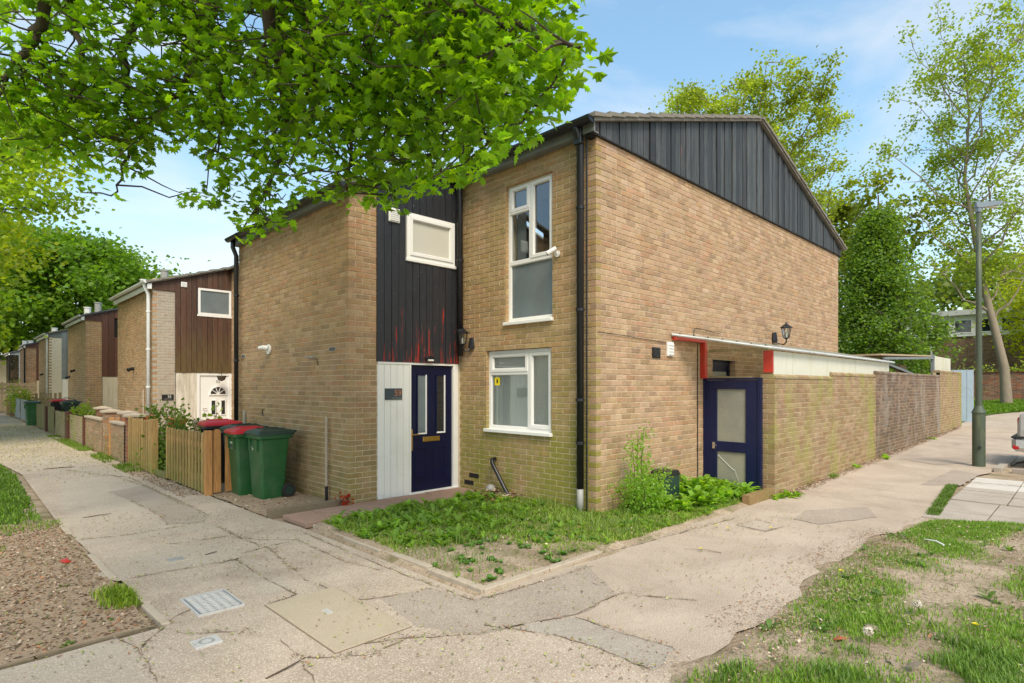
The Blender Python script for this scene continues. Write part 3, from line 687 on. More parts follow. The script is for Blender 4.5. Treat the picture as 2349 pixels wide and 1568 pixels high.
# eaves
MB().bx(5.775, 5.80, 4.42, 7.10, 4.835, zc(5.76) - .003).build('fascia', M['fascia'], H59)
MB().bx(5.802, 5.90, 4.44, 7.10, 4.835, 4.85).build('soffit', M['fascia'], H59)
MB().bx(3.835, 3.86, 7.12, 11.33, 4.245, 4.36).build('fascia', M['fascia'], H59)
MB().bx(3.862, 3.94, 7.13, 11.32, 4.245, 4.26).build('soffit', M['fascia'], H59)
def gutter(parent, x, y0, y1, z, mat, r=.06, name='gutter'):
    mb = MB(); n = 8; P = []
    for y in (y0, y1):
        for k in range(n + 1):
            a = math.pi + math.pi * k / n; P.append((x + r * math.cos(a), y, z + r * math.sin(a)))
        for k in range(n, -1, -1):
            a = math.pi + math.pi * k / n; P.append((x + (r - .006) * math.cos(a), y, z + (r - .006) * math.sin(a)))
    m_ = 2 * (n + 1); mb.add(P, [(k, (k + 1) % m_, m_ + (k + 1) % m_, m_ + k) for k in range(m_)])
    for y in (y0 - .004, y1):
        mb.add([(x + r * math.cos(math.pi + math.pi * k / n), y + dy, z + r * math.sin(math.pi + math.pi * k / n)) for dy in (0, .004) for k in range(n + 1)], [tuple(range(n + 1)), tuple(range(n + 1, 2 * n + 2))])
    g = mb.build(name, mat, parent)
    y = y0 + .5
    while y < y1:
        mb = MB(); mb.add([(x + (r + .006) * math.cos(math.pi + math.pi * k / n), y + dy, z + (r + .006) * math.sin(math.pi + math.pi * k / n)) for dy in (0, .04) for k in range(n + 1)], [(k, k + 1, n + 2 + k, n + 1 + k) for k in range(n)])
        mb.build('gutter_bracket', mat, g); y += .8
    return g
gutter(H59, 5.70, 4.40, 7.12, 4.985, M['black'], .075); gutter(H59, 3.765, 7.05, 11.36, 4.37, M['black'])
def downpipe(parent, pts, r, mat, clips=(), n=10, wx=None):
    p = MB().tube(pts, r, n).build('downpipe', mat, parent, smooth=True)
    for z in clips:
        x, y = pts[-1][0], pts[-1][1]; MB().lathe(x, y, [(r, z), (r + .010, z + .004), (r + .010, z + .04), (r, z + .044)], 10).build('pipe_collar', mat, p)
    return p
dp = downpipe(H59, [(5.71, 4.66, 4.95), (5.71, 4.66, 4.90), (5.80, 4.66, 4.74), (5.80, 4.66, .34)], .048, M['black'], (.9, 1.45, 2.6, 3.9))
MB().tube([(5.80, 4.66, .36), (5.80, 4.66, .0)], .043, 10).build('bare_pipe_end', M['grey_pipe'], dp, smooth=True)
MB().bx(5.735, 5.80, 4.60, 4.72, 4.72, 4.98).build('hopper', M['black'], dp, bevel=.01)
MB().tube([(5.84, 4.585, 4.84), (5.84, 4.585, .05)], .012, 6).build('cable_conduit', M['black'], H59)
downpipe(H59, [(3.80, 11.20, 4.33), (3.80, 11.20, 4.2), (3.86, 11.20, 4.05), (3.86, 11.20, .2)], .040, M['black'], (.9, 2.1, 3.3))
downpipe(H59, [(5.76, 7.08, 4.92), (5.80, 7.08, 4.7), (5.81, 7.08, 2.12)], .050, M['black'], (2.5, 3.6))
# windows in the front wall
o = window(H59, YF(5.91), 5.23, 6.15, 2.58, 4.60, [(5.28, 5.68, 3.47, 4.55, True, 'glass'), (5.72, 6.10, 4.20, 4.55, True, 'glass'), (5.72, 6.10, 3.47, 4.17, False, 'glass'), (5.28, 6.10, 2.63, 3.42, False, 'glass_frost')], label='tall window with a small top light over a frosted lower pane')
MB().box(YF(5.91), 5.28, 6.10, 3.42, 3.47, -.11, -.055).build('transom', M['upvc'], o); MB().box(YF(5.91), 5.68, 5.72, 3.47, 4.55, -.11, -.055).build('mullion', M['upvc'], o)
MB().box(YF(5.91), 5.72, 6.10, 4.17, 4.20, -.11, -.052).build('transom', M['upvc'], o)
mb = MB()
for k in range(9): mb.box(YF(5.91), 5.93 + k * .02, 5.945 + k * .02, 3.47, 4.5, -.22 - .01 * (k % 2), -.2)
mb.build('curtain', M['curtain'], o); MB().box(YF(5.91), 5.2, 6.2, 2.55, 4.62, -.9, -.88).build('room_back', M['room'], o)
o = window(H59, YF(5.91), 5.25, 6.58, 1.0, 2.18, [(5.30, 5.71, 1.05, 2.13, True, 'glass'), (5.75, 6.53, 1.86, 2.13, True, 'glass'), (5.75, 6.53, 1.05, 1.82, False, 'glass')], label='wide ground floor window with pale blinds and a yellow sticker')
MB().box(YF(5.91), 5.71, 5.75, 1.05, 2.13, -.11, -.055).build('mullion', M['upvc'], o); MB().box(YF(5.91), 5.75, 6.53, 1.82, 1.86, -.11, -.055).build('transom', M['upvc'], o)
mb = MB()
for k in range(44): mb.add([YF(5.91).p(a, 1.06 + k * .0245 + dz, dd) for a, dz, dd in ((5.27, 0, -.128), (6.56, 0, -.128), (6.56, .022, -.116), (5.27, .022, -.116))], [(0, 1, 2, 3)])
tag(mb.build('blind_slats', M['blind'], o), kind='stuff'); MB().box(YF(5.91), 5.2, 6.6, 1, 2.2, -.30, -.28).build('room_back', M['blind'], o)
st = MB().box(YF(5.91), 6.36, 6.47, 1.66, 1.78, -.083, -.080).build('alarm_sticker', M['yellow'], o); MB().box(YF(5.91), 6.40, 6.43, 1.69, 1.75, -.080, -.079).build('sticker_mark', M['dark'], o)
# door wall
frX = XF(YC)
pb = MB().prism(frX, [(4.39, 2.02), (5.90, 2.02), (5.90, zc(5.9)), (4.39, zc(4.39))], -.12, -.02).build('cladding_panel', M['dark'], H59)
u = 4.375; rd = random.Random(4)
WIN = (4.88, 5.78, 3.54, 4.22)
while u < 5.88:
    w_ = .122; a, b = u + .003, min(u + w_ - .005, 5.875); dd = rd.uniform(.018, .03)
    spans = [(2.0, None)]
    if b > WIN[0] and a < WIN[1]: spans = [(2.0, WIN[2] - .05), (WIN[3], None)]
    for z0, z1 in spans:
        t0, t1 = (zc(a) - .004, zc(b) - .004) if z1 is None else (z1, z1)
        MB().prism(frX, [(a, z0), (b, z0), (b, t1), (a, t0)], -.02, dd).build('cladding_board', M['board_black'], pb)
    u += w_
o = window(H59, frX, *WIN, [(4.93, 5.73, 3.59, 4.17, True, 'glass_cream')], d=.03, label='small cream frosted window in the black boards')
lv = MB().box(frX, 4.56, 4.74, 4.02, 4.22, .02, .05).build('vent', M['upvc'], H59, bevel=.004)
for k in range(6): MB().box(frX, 4.575, 4.725, 4.04 + k * .028, 4.054 + k * .028, .048, .062).build('louvre', M['upvc'], lv)

pnl = MB().box(frX, 4.395, 4.935, .02, 1.98, -.12, -.012).build('side_panel', M['white'], H59)
for k in range(5):
    a = 4.40 + k * .107; MB().box(frX, a + .002, a + .104, .03, 1.965, -.014, .004).build('panel_board', M['white'], pnl, bevel=.003)
fr_ = MB(); fr_.box(frX, 4.935, 4.965, .02, 1.995, -.12, .012); fr_.box(frX, 5.765, 5.86, .02, 1.995, -.12, .012); fr_.box(frX, 4.395, 5.86, 1.965, 1.998, -.12, .014); fr_.box(frX, 4.93, 5.86, .02, .055, -.12, .03)
D = MB().box(frX, 4.968, 5.762, .055, 1.962, -.07, -.03).build('front_door', M['navy'], H59, bevel=.003)
fr_.build('door_frame', M['white'], D, bevel=.003)
for a, b in ((5.085, 5.27), (5.44, 5.625)):
    q = bar(MB(), frX, a, b, .93, 1.83, .022, -.035, -.018).build('glazing_bead', M['navy'], D); MB().box(frX, b - .024, b - .002, .94, 1.82, -.03, -.0165).box(frX, a + .02, b - .002, .918, .942, -.03, -.016).build('white_bead', M['upvc'], D)
    MB().box(frX, a + .02, b - .02, .95, 1.81, -.032, -.0275).build('pane', M['glass_dark'] if a > 5.4 else M['glass_frost'], D)
    bar(MB(), frX, a - .03, b + .02, .22, .72, .02, -.032, -.021).build('panel_moulding', M['navy'], D, bevel=.003)
    MB().box(frX, a + .01, b - .02, .26, .68, -.032, -.024).build('raised_panel', M['navy'], D, bevel=.004)
MB().box(frX, 5.20, 5.52, .80, .875, -.031, -.018).build('letterbox', M['brass'], D, bevel=.004)
MB().box(frX, 4.985, 5.015, .68, 1.00, -.031, -.020).build('handle_plate', M['brass'], D, bevel=.003)
MB().tube([frX.p(5.0, .92, -.02), frX.p(5.0, .92, .02), frX.p(5.12, .92, .022)], .010, 8).build('handle', M['brass'], D)
MB().box(frX, 4.93, 5.80, .0, .022, -.1, .07).build('door_sill', M['alu'], D)
MB().box(frX, 5.855, 6.3, -.05, 4.9, -.16, -.015).build('door_jamb', M['mortar'], H59)
# house number plate
pq = empty('house_number_plate', 'dark slate plate with the number 59 beside the navy door', 'sign', (4.66, 7.18, 1.54))
MB().box(frX, 4.51, 4.80, 1.45, 1.615, .005, .018).build('plate', M['slate'], pq, bevel=.002)
text_mesh('number', '59', .125, frX, 4.725, 1.505, .0195, M['orange_print'], pq, .001)
MB().box(frX, 4.62, 4.79, 1.472, 1.478, .018, .0195).build('small_print', M['grey_pipe'], pq)
# fittings
lantern('black coach lantern on the wall right of the front door', (5.90, 6.90, 2.28), (-.75, .25))
pr_ = empty('door_light', 'small black and white sensor light above the navy door', 'light', (5.26, 7.16, 2.06))
MB().box(frX, 5.20, 5.33, 2.03, 2.10, .03, .09).build('housing', M['black'], pr_, bevel=.012); MB().box(frX, 5.215, 5.315, 2.025, 2.05, .05, .105).build('lens', M['upvc'], pr_, bevel=.006)
cc = empty('security_camera', 'white security camera beside the tall window', 'camera', (5.90, 5.14, 3.44))
MB().tube([(5.905, 5.13, 3.43), (5.89, 5.13, 3.43)], .045, 12).build('mount', M['upvc'], cc); MB().tube([(5.89, 5.13, 3.43), (5.85, 5.14, 3.45), (5.82, 5.15, 3.46)], .014, 8).build('arm', M['upvc'], cc)
MB().tube([(5.84, 5.10, 3.49), (5.76, 5.19, 3.42)], .034, 12).build('body', M['upvc'], cc); MB().tube([(5.762, 5.188, 3.421), (5.757, 5.193, 3.418)], .026, 12).build('lens', M['dark'], cc)
MB().tube([(5.90, 6.36, .56), (5.83, 6.36, .555), (5.81, 6.33, .50), (5.78, 5.96, .08), (5.78, 5.93, -.02)], .030, 10).build('waste_pipe', M['black'], H59, smooth=True)
vp = tag(MB().lathe(5.78, 6.33, [(.075, 0), (.075, .13), (.06, .17), (.03, .19), (0, .195)], 14).build('gully_vent', M['grey_pipe'], None, smooth=True), 'squat grey plastic drain vent at the foot of the front wall', 'drain vent')
for (y, z) in ((6.86, .22), (6.98, .10)): MB().box(YF(5.91), y - .11, y + .11, z, z + .065, .002, .006).build('air_brick', M['dark'], H59)
def airbrick(fr, u, z, w_=.2, h=.07, m1='concrete', par=None):
    a = bar(MB(), fr, u, u + w_, z, z + h, .012, -.005, .008).build('air_brick', M[m1], par or H59); MB().box(fr, u + .012, u + w_ - .012, z + .012, z + h - .012, -.005, .003).build('grille', M['dark'], a)
    for k in range(3): MB().box(fr, u + .012, u + w_ - .012, z + .02 + k * .014, z + .025 + k * .014, .003, .007).build('bar', M['grey_pipe'], a)
airbrick(YF(3.946), 7.56, 2.14); airbrick(YF(3.946), 10.98, 2.16)
lp_ = empty('bulkhead_light', 'round white outside light on the brick wall above the bins', 'light', (3.94, 9.95, 2.27))
MB().tube([(3.944, 9.90, 2.27), (3.92, 9.90, 2.27)], .085, 16).build('backplate', M['upvc'], lp_, smooth=False); MB().tube([(3.92, 9.9, 2.29), (3.86, 9.93, 2.30), (3.80, 9.98, 2.29)], [.045, .04, .03], 10).build('spot_head', M['upvc'], lp_)
MB().tube([(3.94, 8.18, 2.06), (3.90, 8.18, 2.07), (3.88, 8.26, 2.08), (3.88, 8.34, 2.085)], .014, 8).build('overflow_pipe', M['grey_pipe'], H59); MB().tube([(3.94, 8.14, 2.06), (3.93, 8.10, 2.02), (3.935, 8.08, 1.95)], .005, 5).build('wire', M['dark'], H59)
MB().tube([(3.935, 10.1, 1.25), (3.92, 10.12, 1.24), (3.92, 10.13, 1.16), (3.935, 10.1, 1.13)], .008, 6).build('wall_hook', M['black'], H59)
pp = tag(MB().tube([(3.90, 7.75, 1.19), (3.90, 7.75, .20)], .019, 8).build('service_pipe', M['concrete'], None), 'slim cream service pipe on the brick wall by the corner', 'pipe')
MB().tube([(3.90, 7.75, .22), (3.90, 7.75, -.02)], .023, 8).build('sleeve', M['black'], pp); MB().tube([(3.90, 7.75, 1.13), (3.90, 7.75, 1.20)], .024, 8).build('pipe_cap', M['concrete'], pp)
tag(MB().tube([(3.915, 10.95, 1.2), (3.915, 10.95, .1)], .02, 8).build('service_pipe', M['grey_pipe'], None), 'short grey service pipe on the wall behind the bins', 'pipe')
# side wall fittings
MB().box(frG, 7.21, 7.42, 2.05, 2.205, -.004, .012).build('black_vent', M['black'], H59)

bv = [c for c in H59.children if c.name.startswith('black_vent')][0]
for k in range(5): MB().box(frG, 7.225, 7.405, 2.07 + k * .027, 2.08 + k * .027, .012, .022).build('louvre', M['black'], bv)
wv = MB().box(frG, 7.60, 7.765, 2.09, 2.30, -.004, .03).build('white_vent', M['upvc'], H59, bevel=.006)
for k in range(4): MB().box(frG, 7.615, 7.75, 2.11 + k * .045, 2.14 + k * .045, .028, .045).build('louvre', M['upvc'], wv, bevel=.004)
mb = MB().tube([(5.93, 4.47, 2.34), (6.6, 4.475, 2.32), (7.58, 4.475, 2.285)], .004, 5); mb.tube([(8.52, 4.475, 2.36), (8.525, 4.475, .2)], .007, 5)
mb.tube([(8.38, 4.47, 2.40), (8.38, 4.46, 2.53), (8.46, 4.46, 2.56), (9.3, 4.465, 2.52)], .005, 5); mb.build('cable', M['dark'], H59)
lantern('black coach lantern high on the side wall above the lean-to roof', (11.55, 4.46, 2.55), (.1, -1), None, sc=1.15)
w59 = bar(MB(), frG, 9.06, 9.90, .1, 2.09, .09, -.16, -.10).build('side_door', M['navy'], H59); MB().box(frG, 9.15, 9.81, .2, 1.95, -.14, -.12).build('pane', M['glass_obs'], w59); MB().box(frG, 9.15, 9.81, 1.9, 2.0, -.15, -.11).build('top_rail', M['navy'], w59)
# lean-to
LT = empty('lean_to', 'lean-to passage roof of corrugated sheet with opal panels on the garden wall', 'lean-to', (8.8, 3.9, 0))
A_, B_, C_, D_ = (7.72, 4.47, 2.415), (8.62, 3.36, 2.205), (15.75, 3.36, 2.19), (15.57, 4.47, 2.43)
V_, F_ = [], []; nu = 150
for i in range(nu + 1):
    t = i / nu; 
    for j, (p, q) in enumerate(((A_, D_), (B_, C_))):
        z = .012 * math.sin(t * nu / 150 * 2 * math.pi * 50)
        V_.append((p[0] + (q[0] - p[0]) * t, p[1], p[2] + (q[2] - p[2]) * t + z))
b_ = len(V_)
for v_ in list(V_): V_.append((v_[0], v_[1], v_[2] + .02))
for i in range(nu): F_ += [(2 * i, 2 * i + 1, 2 * i + 3, 2 * i + 2), (b_ + 2 * i, b_ + 2 * i + 2, b_ + 2 * i + 3, b_ + 2 * i + 1), (2 * i + 1, b_ + 2 * i + 1, b_ + 2 * i + 3, 2 * i + 3), (2 * i, 2 * i + 2, b_ + 2 * i + 2, b_ + 2 * i)]
F_ += [(0, b_, b_ + 1, 1), (2 * nu, 2 * nu + 1, b_ + 2 * nu + 1, b_ + 2 * nu)]
MB().add(V_, F_, (.62, .63, .60)).build('roof_sheet', M['sheet'], LT)
fl = MB(); fl.add([(A_[0], A_[1], A_[2] - .05), (B_[0], B_[1], B_[2] - .055), (C_[0], C_[1], C_[2] - .055), (A_[0], A_[1], A_[2] + .028), (B_[0], B_[1], B_[2] + .03), (C_[0], C_[1], C_[2] + .03)], [(0, 1, 4, 3), (1, 2, 5, 4)]); 
fl = MB(); fl.tube([A_, B_], .016, 5); fl.tube([(B_[0], B_[1] - .004, B_[2]), (C_[0], C_[1] - .004, C_[2])], .02, 5); fl.build('edge_flashing', M['tin'], LT)
MB().bx(7.76, 8.70, 4.42, 4.486, 2.335, 2.39).build('wall_beam', M['red_paint'], LT, bevel=.004)
MB().bx(8.62, 8.70, 4.40, 4.486, 1.77, 2.333).build('wall_post', M['red_paint'], LT, bevel=.004)
MB().bx(8.80, 8.84, 3.42, 3.56, 1.85, 2.18).build('end_post', M['red_paint'], LT, bevel=.004)
MB().bx(8.74, 8.80, 3.48, 4.40, 2.19, 2.23).build('cross_beam', M['old_fence'], LT)
xs_ = [8.86, 9.62, 11.3, 13.0, 15.6]
for a, b in zip(xs_[:-1], xs_[1:]): MB().bx(a + .004, b - .004, 3.43, 3.442, 1.80, 2.175).build('opal_panel', M['opal'], LT)
mb = MB()
for i in range(42): x = 8.75 + i * .165; mb.lathe(x, 3.40, [(.016, 2.215), (.014, 2.235), (0, 2.24)], 6)
for i in range(7): t = (i + .5) / 7; mb.lathe(A_[0] + (B_[0] - A_[0]) * t + .03, A_[1] + (B_[1] - A_[1]) * t, [(.014, A_[2] + (B_[2] - A_[2]) * t), (.012, A_[2] + (B_[2] - A_[2]) * t + .035), (0, A_[2] + (B_[2] - A_[2]) * t + .037)], 6)
mb.build('roof_screws', M['dark'], LT)
# blue gate door between side wall and garden wall
frN = Fr((8.73, 0), (0, 1), (-1, 0))
GD = empty('side_gate', 'navy side door with two obscured glass panes beside the garden wall', 'door', (8.73, 3.95, 0))
lf = MB(); lf.box(frN, 4.36, 4.46, .06, 1.74, -.05, .0); lf.box(frN, 3.62, 3.80, .06, 1.74, -.05, .0); lf.box(frN, 3.80, 4.36, 1.60, 1.74, -.05, -.001); lf.box(frN, 3.80, 4.36, .06, .12, -.05, -.001); lf.box(frN, 3.80, 4.26, .62, .78, -.05, -.001)
lf.box(frN, 4.26, 4.36, .12, 1.60, -.05, -.001)
lf.build('door_leaf', M['navy_gate'], GD, bevel=.003)
MB().box(frN, 3.80, 4.26, .78, 1.60, -.03, -.024).build('upper_pane', M['glass_obs'], GD); MB().box(frN, 3.80, 4.26, .12, .62, -.03, -.024).build('lower_pane', M['glass_obs'], GD)
mb = MB(); mb.tube([frN.p(4.25, .56, -.02), frN.p(4.02, .36, -.02), frN.p(3.97, .34, -.02)], .0035, 4); mb.tube([frN.p(3.98, .35, -.02), frN.p(3.9, .14, -.02)], .002, 4); mb.build('glass_crack', M['paint_print'], GD)
mb = MB(); mb.box(frN, 4.462, 4.484, .0, 1.755, -.08, .01); mb.box(frN, 3.56, 3.615, .0, 1.755, -.08, .012); mb.box(frN, 3.56, 4.484, 1.745, 1.775, -.08, .014); mb.build('door_frame', M['navy_gate'], GD, bevel=.003)
MB().box(frN, 3.70, 4.40, 1.776, 1.80, -.06, .005).build('top_batten', M['old_fence'], GD)
MB().tube([frN.p(4.31, .72, 0), frN.p(4.31, .72, .04), frN.p(4.24, .72, .045)], .009, 8).build('handle', M['chrome'], GD); MB().box(frN, 4.29, 4.33, .66, .76, 0, .006).build('handle_plate', M['chrome'], GD)

lowst = empty('low_kerb_wall', 'single course of bricks on the path in front of the navy side door', 'kerb', (8.2, 3.4, 0))
for k in range(4): MB().brick(Fr((7.93 + k * .225, 3.44), (1, 0), (0, -1)), 0, .215, -.03, .13 + .0 * k, .05, .06, (.36, .2, .13)).build('brick', M['brick'], lowst)
# garden wall
GW = empty('garden_wall', 'long mossy buff brick garden wall stepping up beside the path', 'wall', (8.78, 3.38, 0)); out = []
frW = Fr((8.78, 3.38), (1, 0), (0, -1))
segs = [(0, 2.62, 1.755, PAL_GARD, 'brick_garden', 'mortar_garden'), (2.62, 5.5, 1.83, PAL_GARD, 'brick_garden', 'mortar_garden'), (5.5, 12.6, 1.905, PAL_DARK, 'brick_dark', 'mortar_dull'), (12.6, 16.4, 2.055, PAL_GARD, 'brick_garden', 'mortar_garden')]
for i, (a, b, zt, pl, bm_, mm) in enumerate(segs):
    f2 = Fr((8.78 + a, 3.38), (1, 0), (0, -1)); wall(GW, 'wall_panel', f2, b - a, -.1, zt, [], 0 if i == 0 else None, None, pl, M[bm_], M[mm], out, base=-.045, seed=20 + i, thick=.19, hj=.003 if i == 2 else .009)
wall(GW, 'wall_end', Fr((8.78, 3.38), (0, 1), (-1, 0)), .215, -.1, 1.755, [], 1, None, PAL_GARD, M['brick_garden'], M['mortar_garden'], out, base=-.045, seed=31, thick=.02)
for i, (a, b, zt, pl, bm_, mm) in enumerate(segs):   # bull-nosed coping on edge
    n = int((b - a) / .225); w_ = (b - a) / n
    for k in range(n):
        f2 = Fr((8.78 + a + k * w_, 3.38), (1, 0), (0, -1)); c = random.choice(pl); x0, x1 = .004, w_ - .004
        P = []; ring = [(-.215, 0), (-.215, .035), (-.185, .065), (-.03, .065), (.008, .035), (.008, 0)]
        mb = MB(); mb.add([f2.p(u, zt + .006 + z, d) for u in (x0, x1) for d, z in ring], [tuple(range(6)), tuple(range(6, 12))] + [(j, (j + 1) % 6, 6 + (j + 1) % 6, 6 + j) for j in range(6)], c)
        if k * w_ + a < 8: mb.build('coping_brick', M[bm_], GW)
        else: mb.build('coping_brick', M[bm_], GW)
finish_bricks(GW, out)

# ------------------------------------------------------------------ houses further down the street
M['brick_far'] = brickmat('buff_brick_far', .25, 0, 1.6, .08); M['brick_painted'] = plain('flaking_painted_brick', (.38, .34, .28), .85, .2, 9, dirt=(.30, .19, .13, .65), bs=.5)
M['white_far'] = plain('far_white', (.74, .75, .74), .6, .04, 4)
def neighbour(Yc, wdt, label, pal, ret, board, bw, trim, pipe, panel, bricks=True, keep=300, dark_roof=False, retmat=None, roofY=None, number=None, wallwhite=False):
    H = empty('terraced_house', label, 'house', (3.95, Yc, 0), 'stepped terraced houses along the path'); out = []
    f1 = YF(3.946); f1 = Fr((3.946, Yc), (0, 1), (-1, 0)); f2 = Fr((3.946, Yc), (1, 0), (0, -1)); bm_ = M['brick_white'] if wallwhite else M['brick_far']; pl = [(.72, .68, .58)] if wallwhite else pal
    if bricks:
        wall(H, 'wall', f1, wdt, -.1, 4.36, [], 0, None, pal if not wallwhite else pal, M['brick_far'] if wallwhite != 2 else bm_, M['mortar'], out, seed=int(Yc))
        wall(H, 'wall', f2, .53, -.1, 4.5, [], 1, None, ret, retmat or bm_, M['mortar'], out, top=lambda u: zc(3.946 + u), seed=int(Yc) + 1)
        finish_bricks(H, out, keep)
    else:
        MB().box(f1, 0, wdt, -.1, 4.36, -.24, 0).build('wall', bm_, H); MB().prism(XF(Yc), [(3.95, 0), (4.48, 0), (4.48, zc(4.48)), (3.95, zc(3.95))], -.2, -.001).build('wall', retmat or bm_, H)
    if number:
        o2 = []; wall(H, 'wall', Fr((5.91, Yc - 6.2), (0, 1), (-1, 0)), 6.2, -.1, 4.9, [], None, None, PAL, M['brick_far'], M['mortar'], o2, seed=91); finish_bricks(H, o2, 0)
    else: MB().bx(5.92, 6.1, Yc - 6.1, Yc + wdt, -.1, 4.9).build('wall', M['mortar'], H)
    MB().bx(4.0, 5.91, Yc + wdt - .2, Yc + wdt - .01, -.1, zc(4.0)).build('wall', M['mortar'], H)
    fr = XF(Yc)
    pb = MB().prism(fr, [(4.47, 2.05), (5.92, 2.05), (5.92, zc(5.92)), (3.95, zc(3.95)), (3.95, zc(3.95) - .02), (4.47, zc(4.3))], -.12, -.03).build('cladding_panel', M['dark'], H)
    W = (5.03, 5.90, 3.63, 4.37); u = 4.46
    MB().prism(fr, [(3.95, zc(3.95) - .17), (4.48, zc(3.95) - .17), (4.48, zc(4.48) - .01), (3.95, zc(3.95) - .01)], -.02, .028).build('cladding_board', board, pb)
    while u < 5.90:
        a, b = u + .004, min(u + bw - .005, 5.92); dd = random.uniform(.022, .036)
        for z0, z1 in ([(2.02, None)] if (a > W[1] or b < W[0]) else [(2.02, W[2] - .03), (W[3], None)]):
            t0, t1 = (zc(a) - .004, zc(b) - .004) if z1 is None else (z1, z1)
            if z1 is None: t0 += .0
            MB().prism(fr, [(a, z0), (b, z0), (b, t1), (a, t0)], -.03, dd).build('cladding_board', board, pb)
        u += bw
    window(H, fr, *W, [(W[0] + .05, W[1] - .05, W[2] + .05, W[3] - .05, False, 'glass_frost')], d=.045, wf=.06)
    pn = MB().box(fr, 4.49, 5.0, .0, 2.02, -.12, .0).build('side_panel', panel, H)
    for k in range(3): MB().box(fr, 4.50 + k * .167, 4.66 + k * .167, .01, 2.0, 0, .012).build('panel_board', panel, pn)
    D = MB().box(fr, 5.10, 5.90, .03, 1.99, -.06, -.02).build('front_door', M['upvc'] if number else M['room'], H)
    bar(MB(), fr, 5.0, 5.92, .0, 2.02, .08, -.07, .01).build('door_frame', M['upvc'], D, bevel=.004)
    if number:
        text_mesh('door_number', number, .115, fr, 5.56, 1.735, -.018, M['dark'], D, .001)
        cx, cz, r = 5.56, 1.42, .20; f = MB(); gl = MB()
        arc = [(cx + r * math.cos(math.pi * k / 12), cz + r * math.sin(math.pi * k / 12)) for k in range(13)]
        gl.prism(fr, arc, -.02, -.014); gl.build('fanlight', M['glass_dark'], D)
        for k in range(12):
            a0, a1 = math.pi * k / 12, math.pi * (k + 1) / 12; f.add([fr.p(cx + q * math.cos(a), cz + q * math.sin(a), d) for d in (-.02, .0) for a, q in ((a0, r), (a1, r), (a1, r + .03), (a0, r + .03))], [(0, 1, 2, 3), (4, 5, 6, 7), (0, 1, 5, 4), (2, 3, 7, 6)])
        for a in (36, 72, 108, 144): f.tube([fr.p(cx, cz, -.008), fr.p(cx + r * math.cos(R(a)), cz + r * math.sin(R(a)), -.008)], .011, 4)
        f.box(fr, cx - .24, cx + .24, cz - .035, cz, -.02, .003); f.tube([fr.p(cx, cz, -.012), fr.p(cx, cz, -.002)], .045, 10); f.build('fanlight_bars', M['upvc'], D)
        for a in (5.36, 5.62):
            b = bar(MB(), fr, a, a + .15, .82, 1.26, .025, -.02, -.002).build('pane_frame', M['upvc'], D); MB().box(fr, a + .02, a + .13, .84, 1.24, -.02, -.013).build('pane', M['glass_dark'], D)
        MB().tube([fr.p(5.16, 1.02, -.02), fr.p(5.16, 1.02, .03), fr.p(5.26, 1.02, .03)], .01, 6).build('handle', M['chrome'], D)
        v_ = MB().box(fr, 4.60, 4.75, 4.34, 4.48, .02, .055).build('vent', M['upvc'], H, bevel=.004)
        for k in range(4): MB().box(fr, 4.61, 4.74, 4.355 + k * .03, 4.37 + k * .03, .053, .065).build('louvre', M['upvc'], v_)
    roof(H, Yc - .10, Yc + wdt, 3.80, M['tile_dark'] if dark_roof else M['tile_roof'])
    MB().prism(Fr((0, Yc - 6.0), (1, 0), (0, 1)), [(5.74, zc(5.74)), (10.8, zc(10.8)), (15.78, zc(15.78)), (15.78, zc(15.78) + .06), (10.8, zc(10.8) + .06), (5.74, zc(5.74) + .06)], 0, 5.9).build('roof', M['tile_dark'] if dark_roof else M['tile_roof'], H)
    MB().bx(3.835, 3.86, Yc - .08, Yc + wdt, 4.20, 4.37).build('fascia', trim, H); MB().bx(3.80, 3.90, Yc - .09, Yc - .07, 4.20, 4.42).build('fascia_end', trim, H)
    gutter(H, 3.765, Yc - .10, Yc + wdt + .05, 4.40, trim)
    if pipe: downpipe(H, [(3.78, Yc + .14, 4.36), (3.80, Yc + .14, 4.25), (3.87, Yc + .14, 4.08), (3.87, Yc + .14, .15)], .045, pipe, (1.6, 2.6, 3.6))
    return H
h55 = neighbour(17.55, 4.35, 'buff brick terraced house with stained brown timber boards and a white door numbered 55', PAL, PAL_PINK, M['board_brown'], .135, M['white_far'], M['white_far'], M['panel_old'], retmat=M['brick_painted'], number='55')
h53 = neighbour(27.7, 4.5, 'terraced house with smooth red brown boards and a cream side panel beneath', PAL_G, PAL, M['board_redbrown'], .21, M['white_far'], None, M['cream'], dark_roof=True)
h4 = neighbour(38.6, 4.6, 'terraced house with white painted brick and pale grey boards', PAL_G, [(.72, .68, .58)], M['board_grey'], .2, M['white_far'], M['white_far'], M['upvc'], retmat=M['brick_white'], keep=120, wallwhite=1)
h5 = neighbour(50.4, 4.6, 'terraced house of pinkish brick with a black downpipe and grey roof verge', PAL_PINK, PAL_PINK, M['board_redbrown'], .3, M['white_far'], M['black'], M['cream'], keep=60, dark_roof=True)
h6 = neighbour(63, 4.6, 'farthest terraced house with a black downpipe partly hidden by leaves', PAL_PINK, PAL_PINK, M['board_grey'], .4, M['white_far'], M['black'], M['cream'], bricks=False, dark_roof=True)
h7 = neighbour(76, 12, 'blue white house end at the far left of the terrace', PAL_PINK, PAL_PINK, M['board_grey'], .4, M['white_far'], None, M['cream'], bricks=False, dark_roof=True, wallwhite=1)
pq = empty('house_number_plate', 'small black plate with the number 55 on flaking painted brick', 'sign', (4.29, 17.52, 1.35)); frq = XF(17.55)
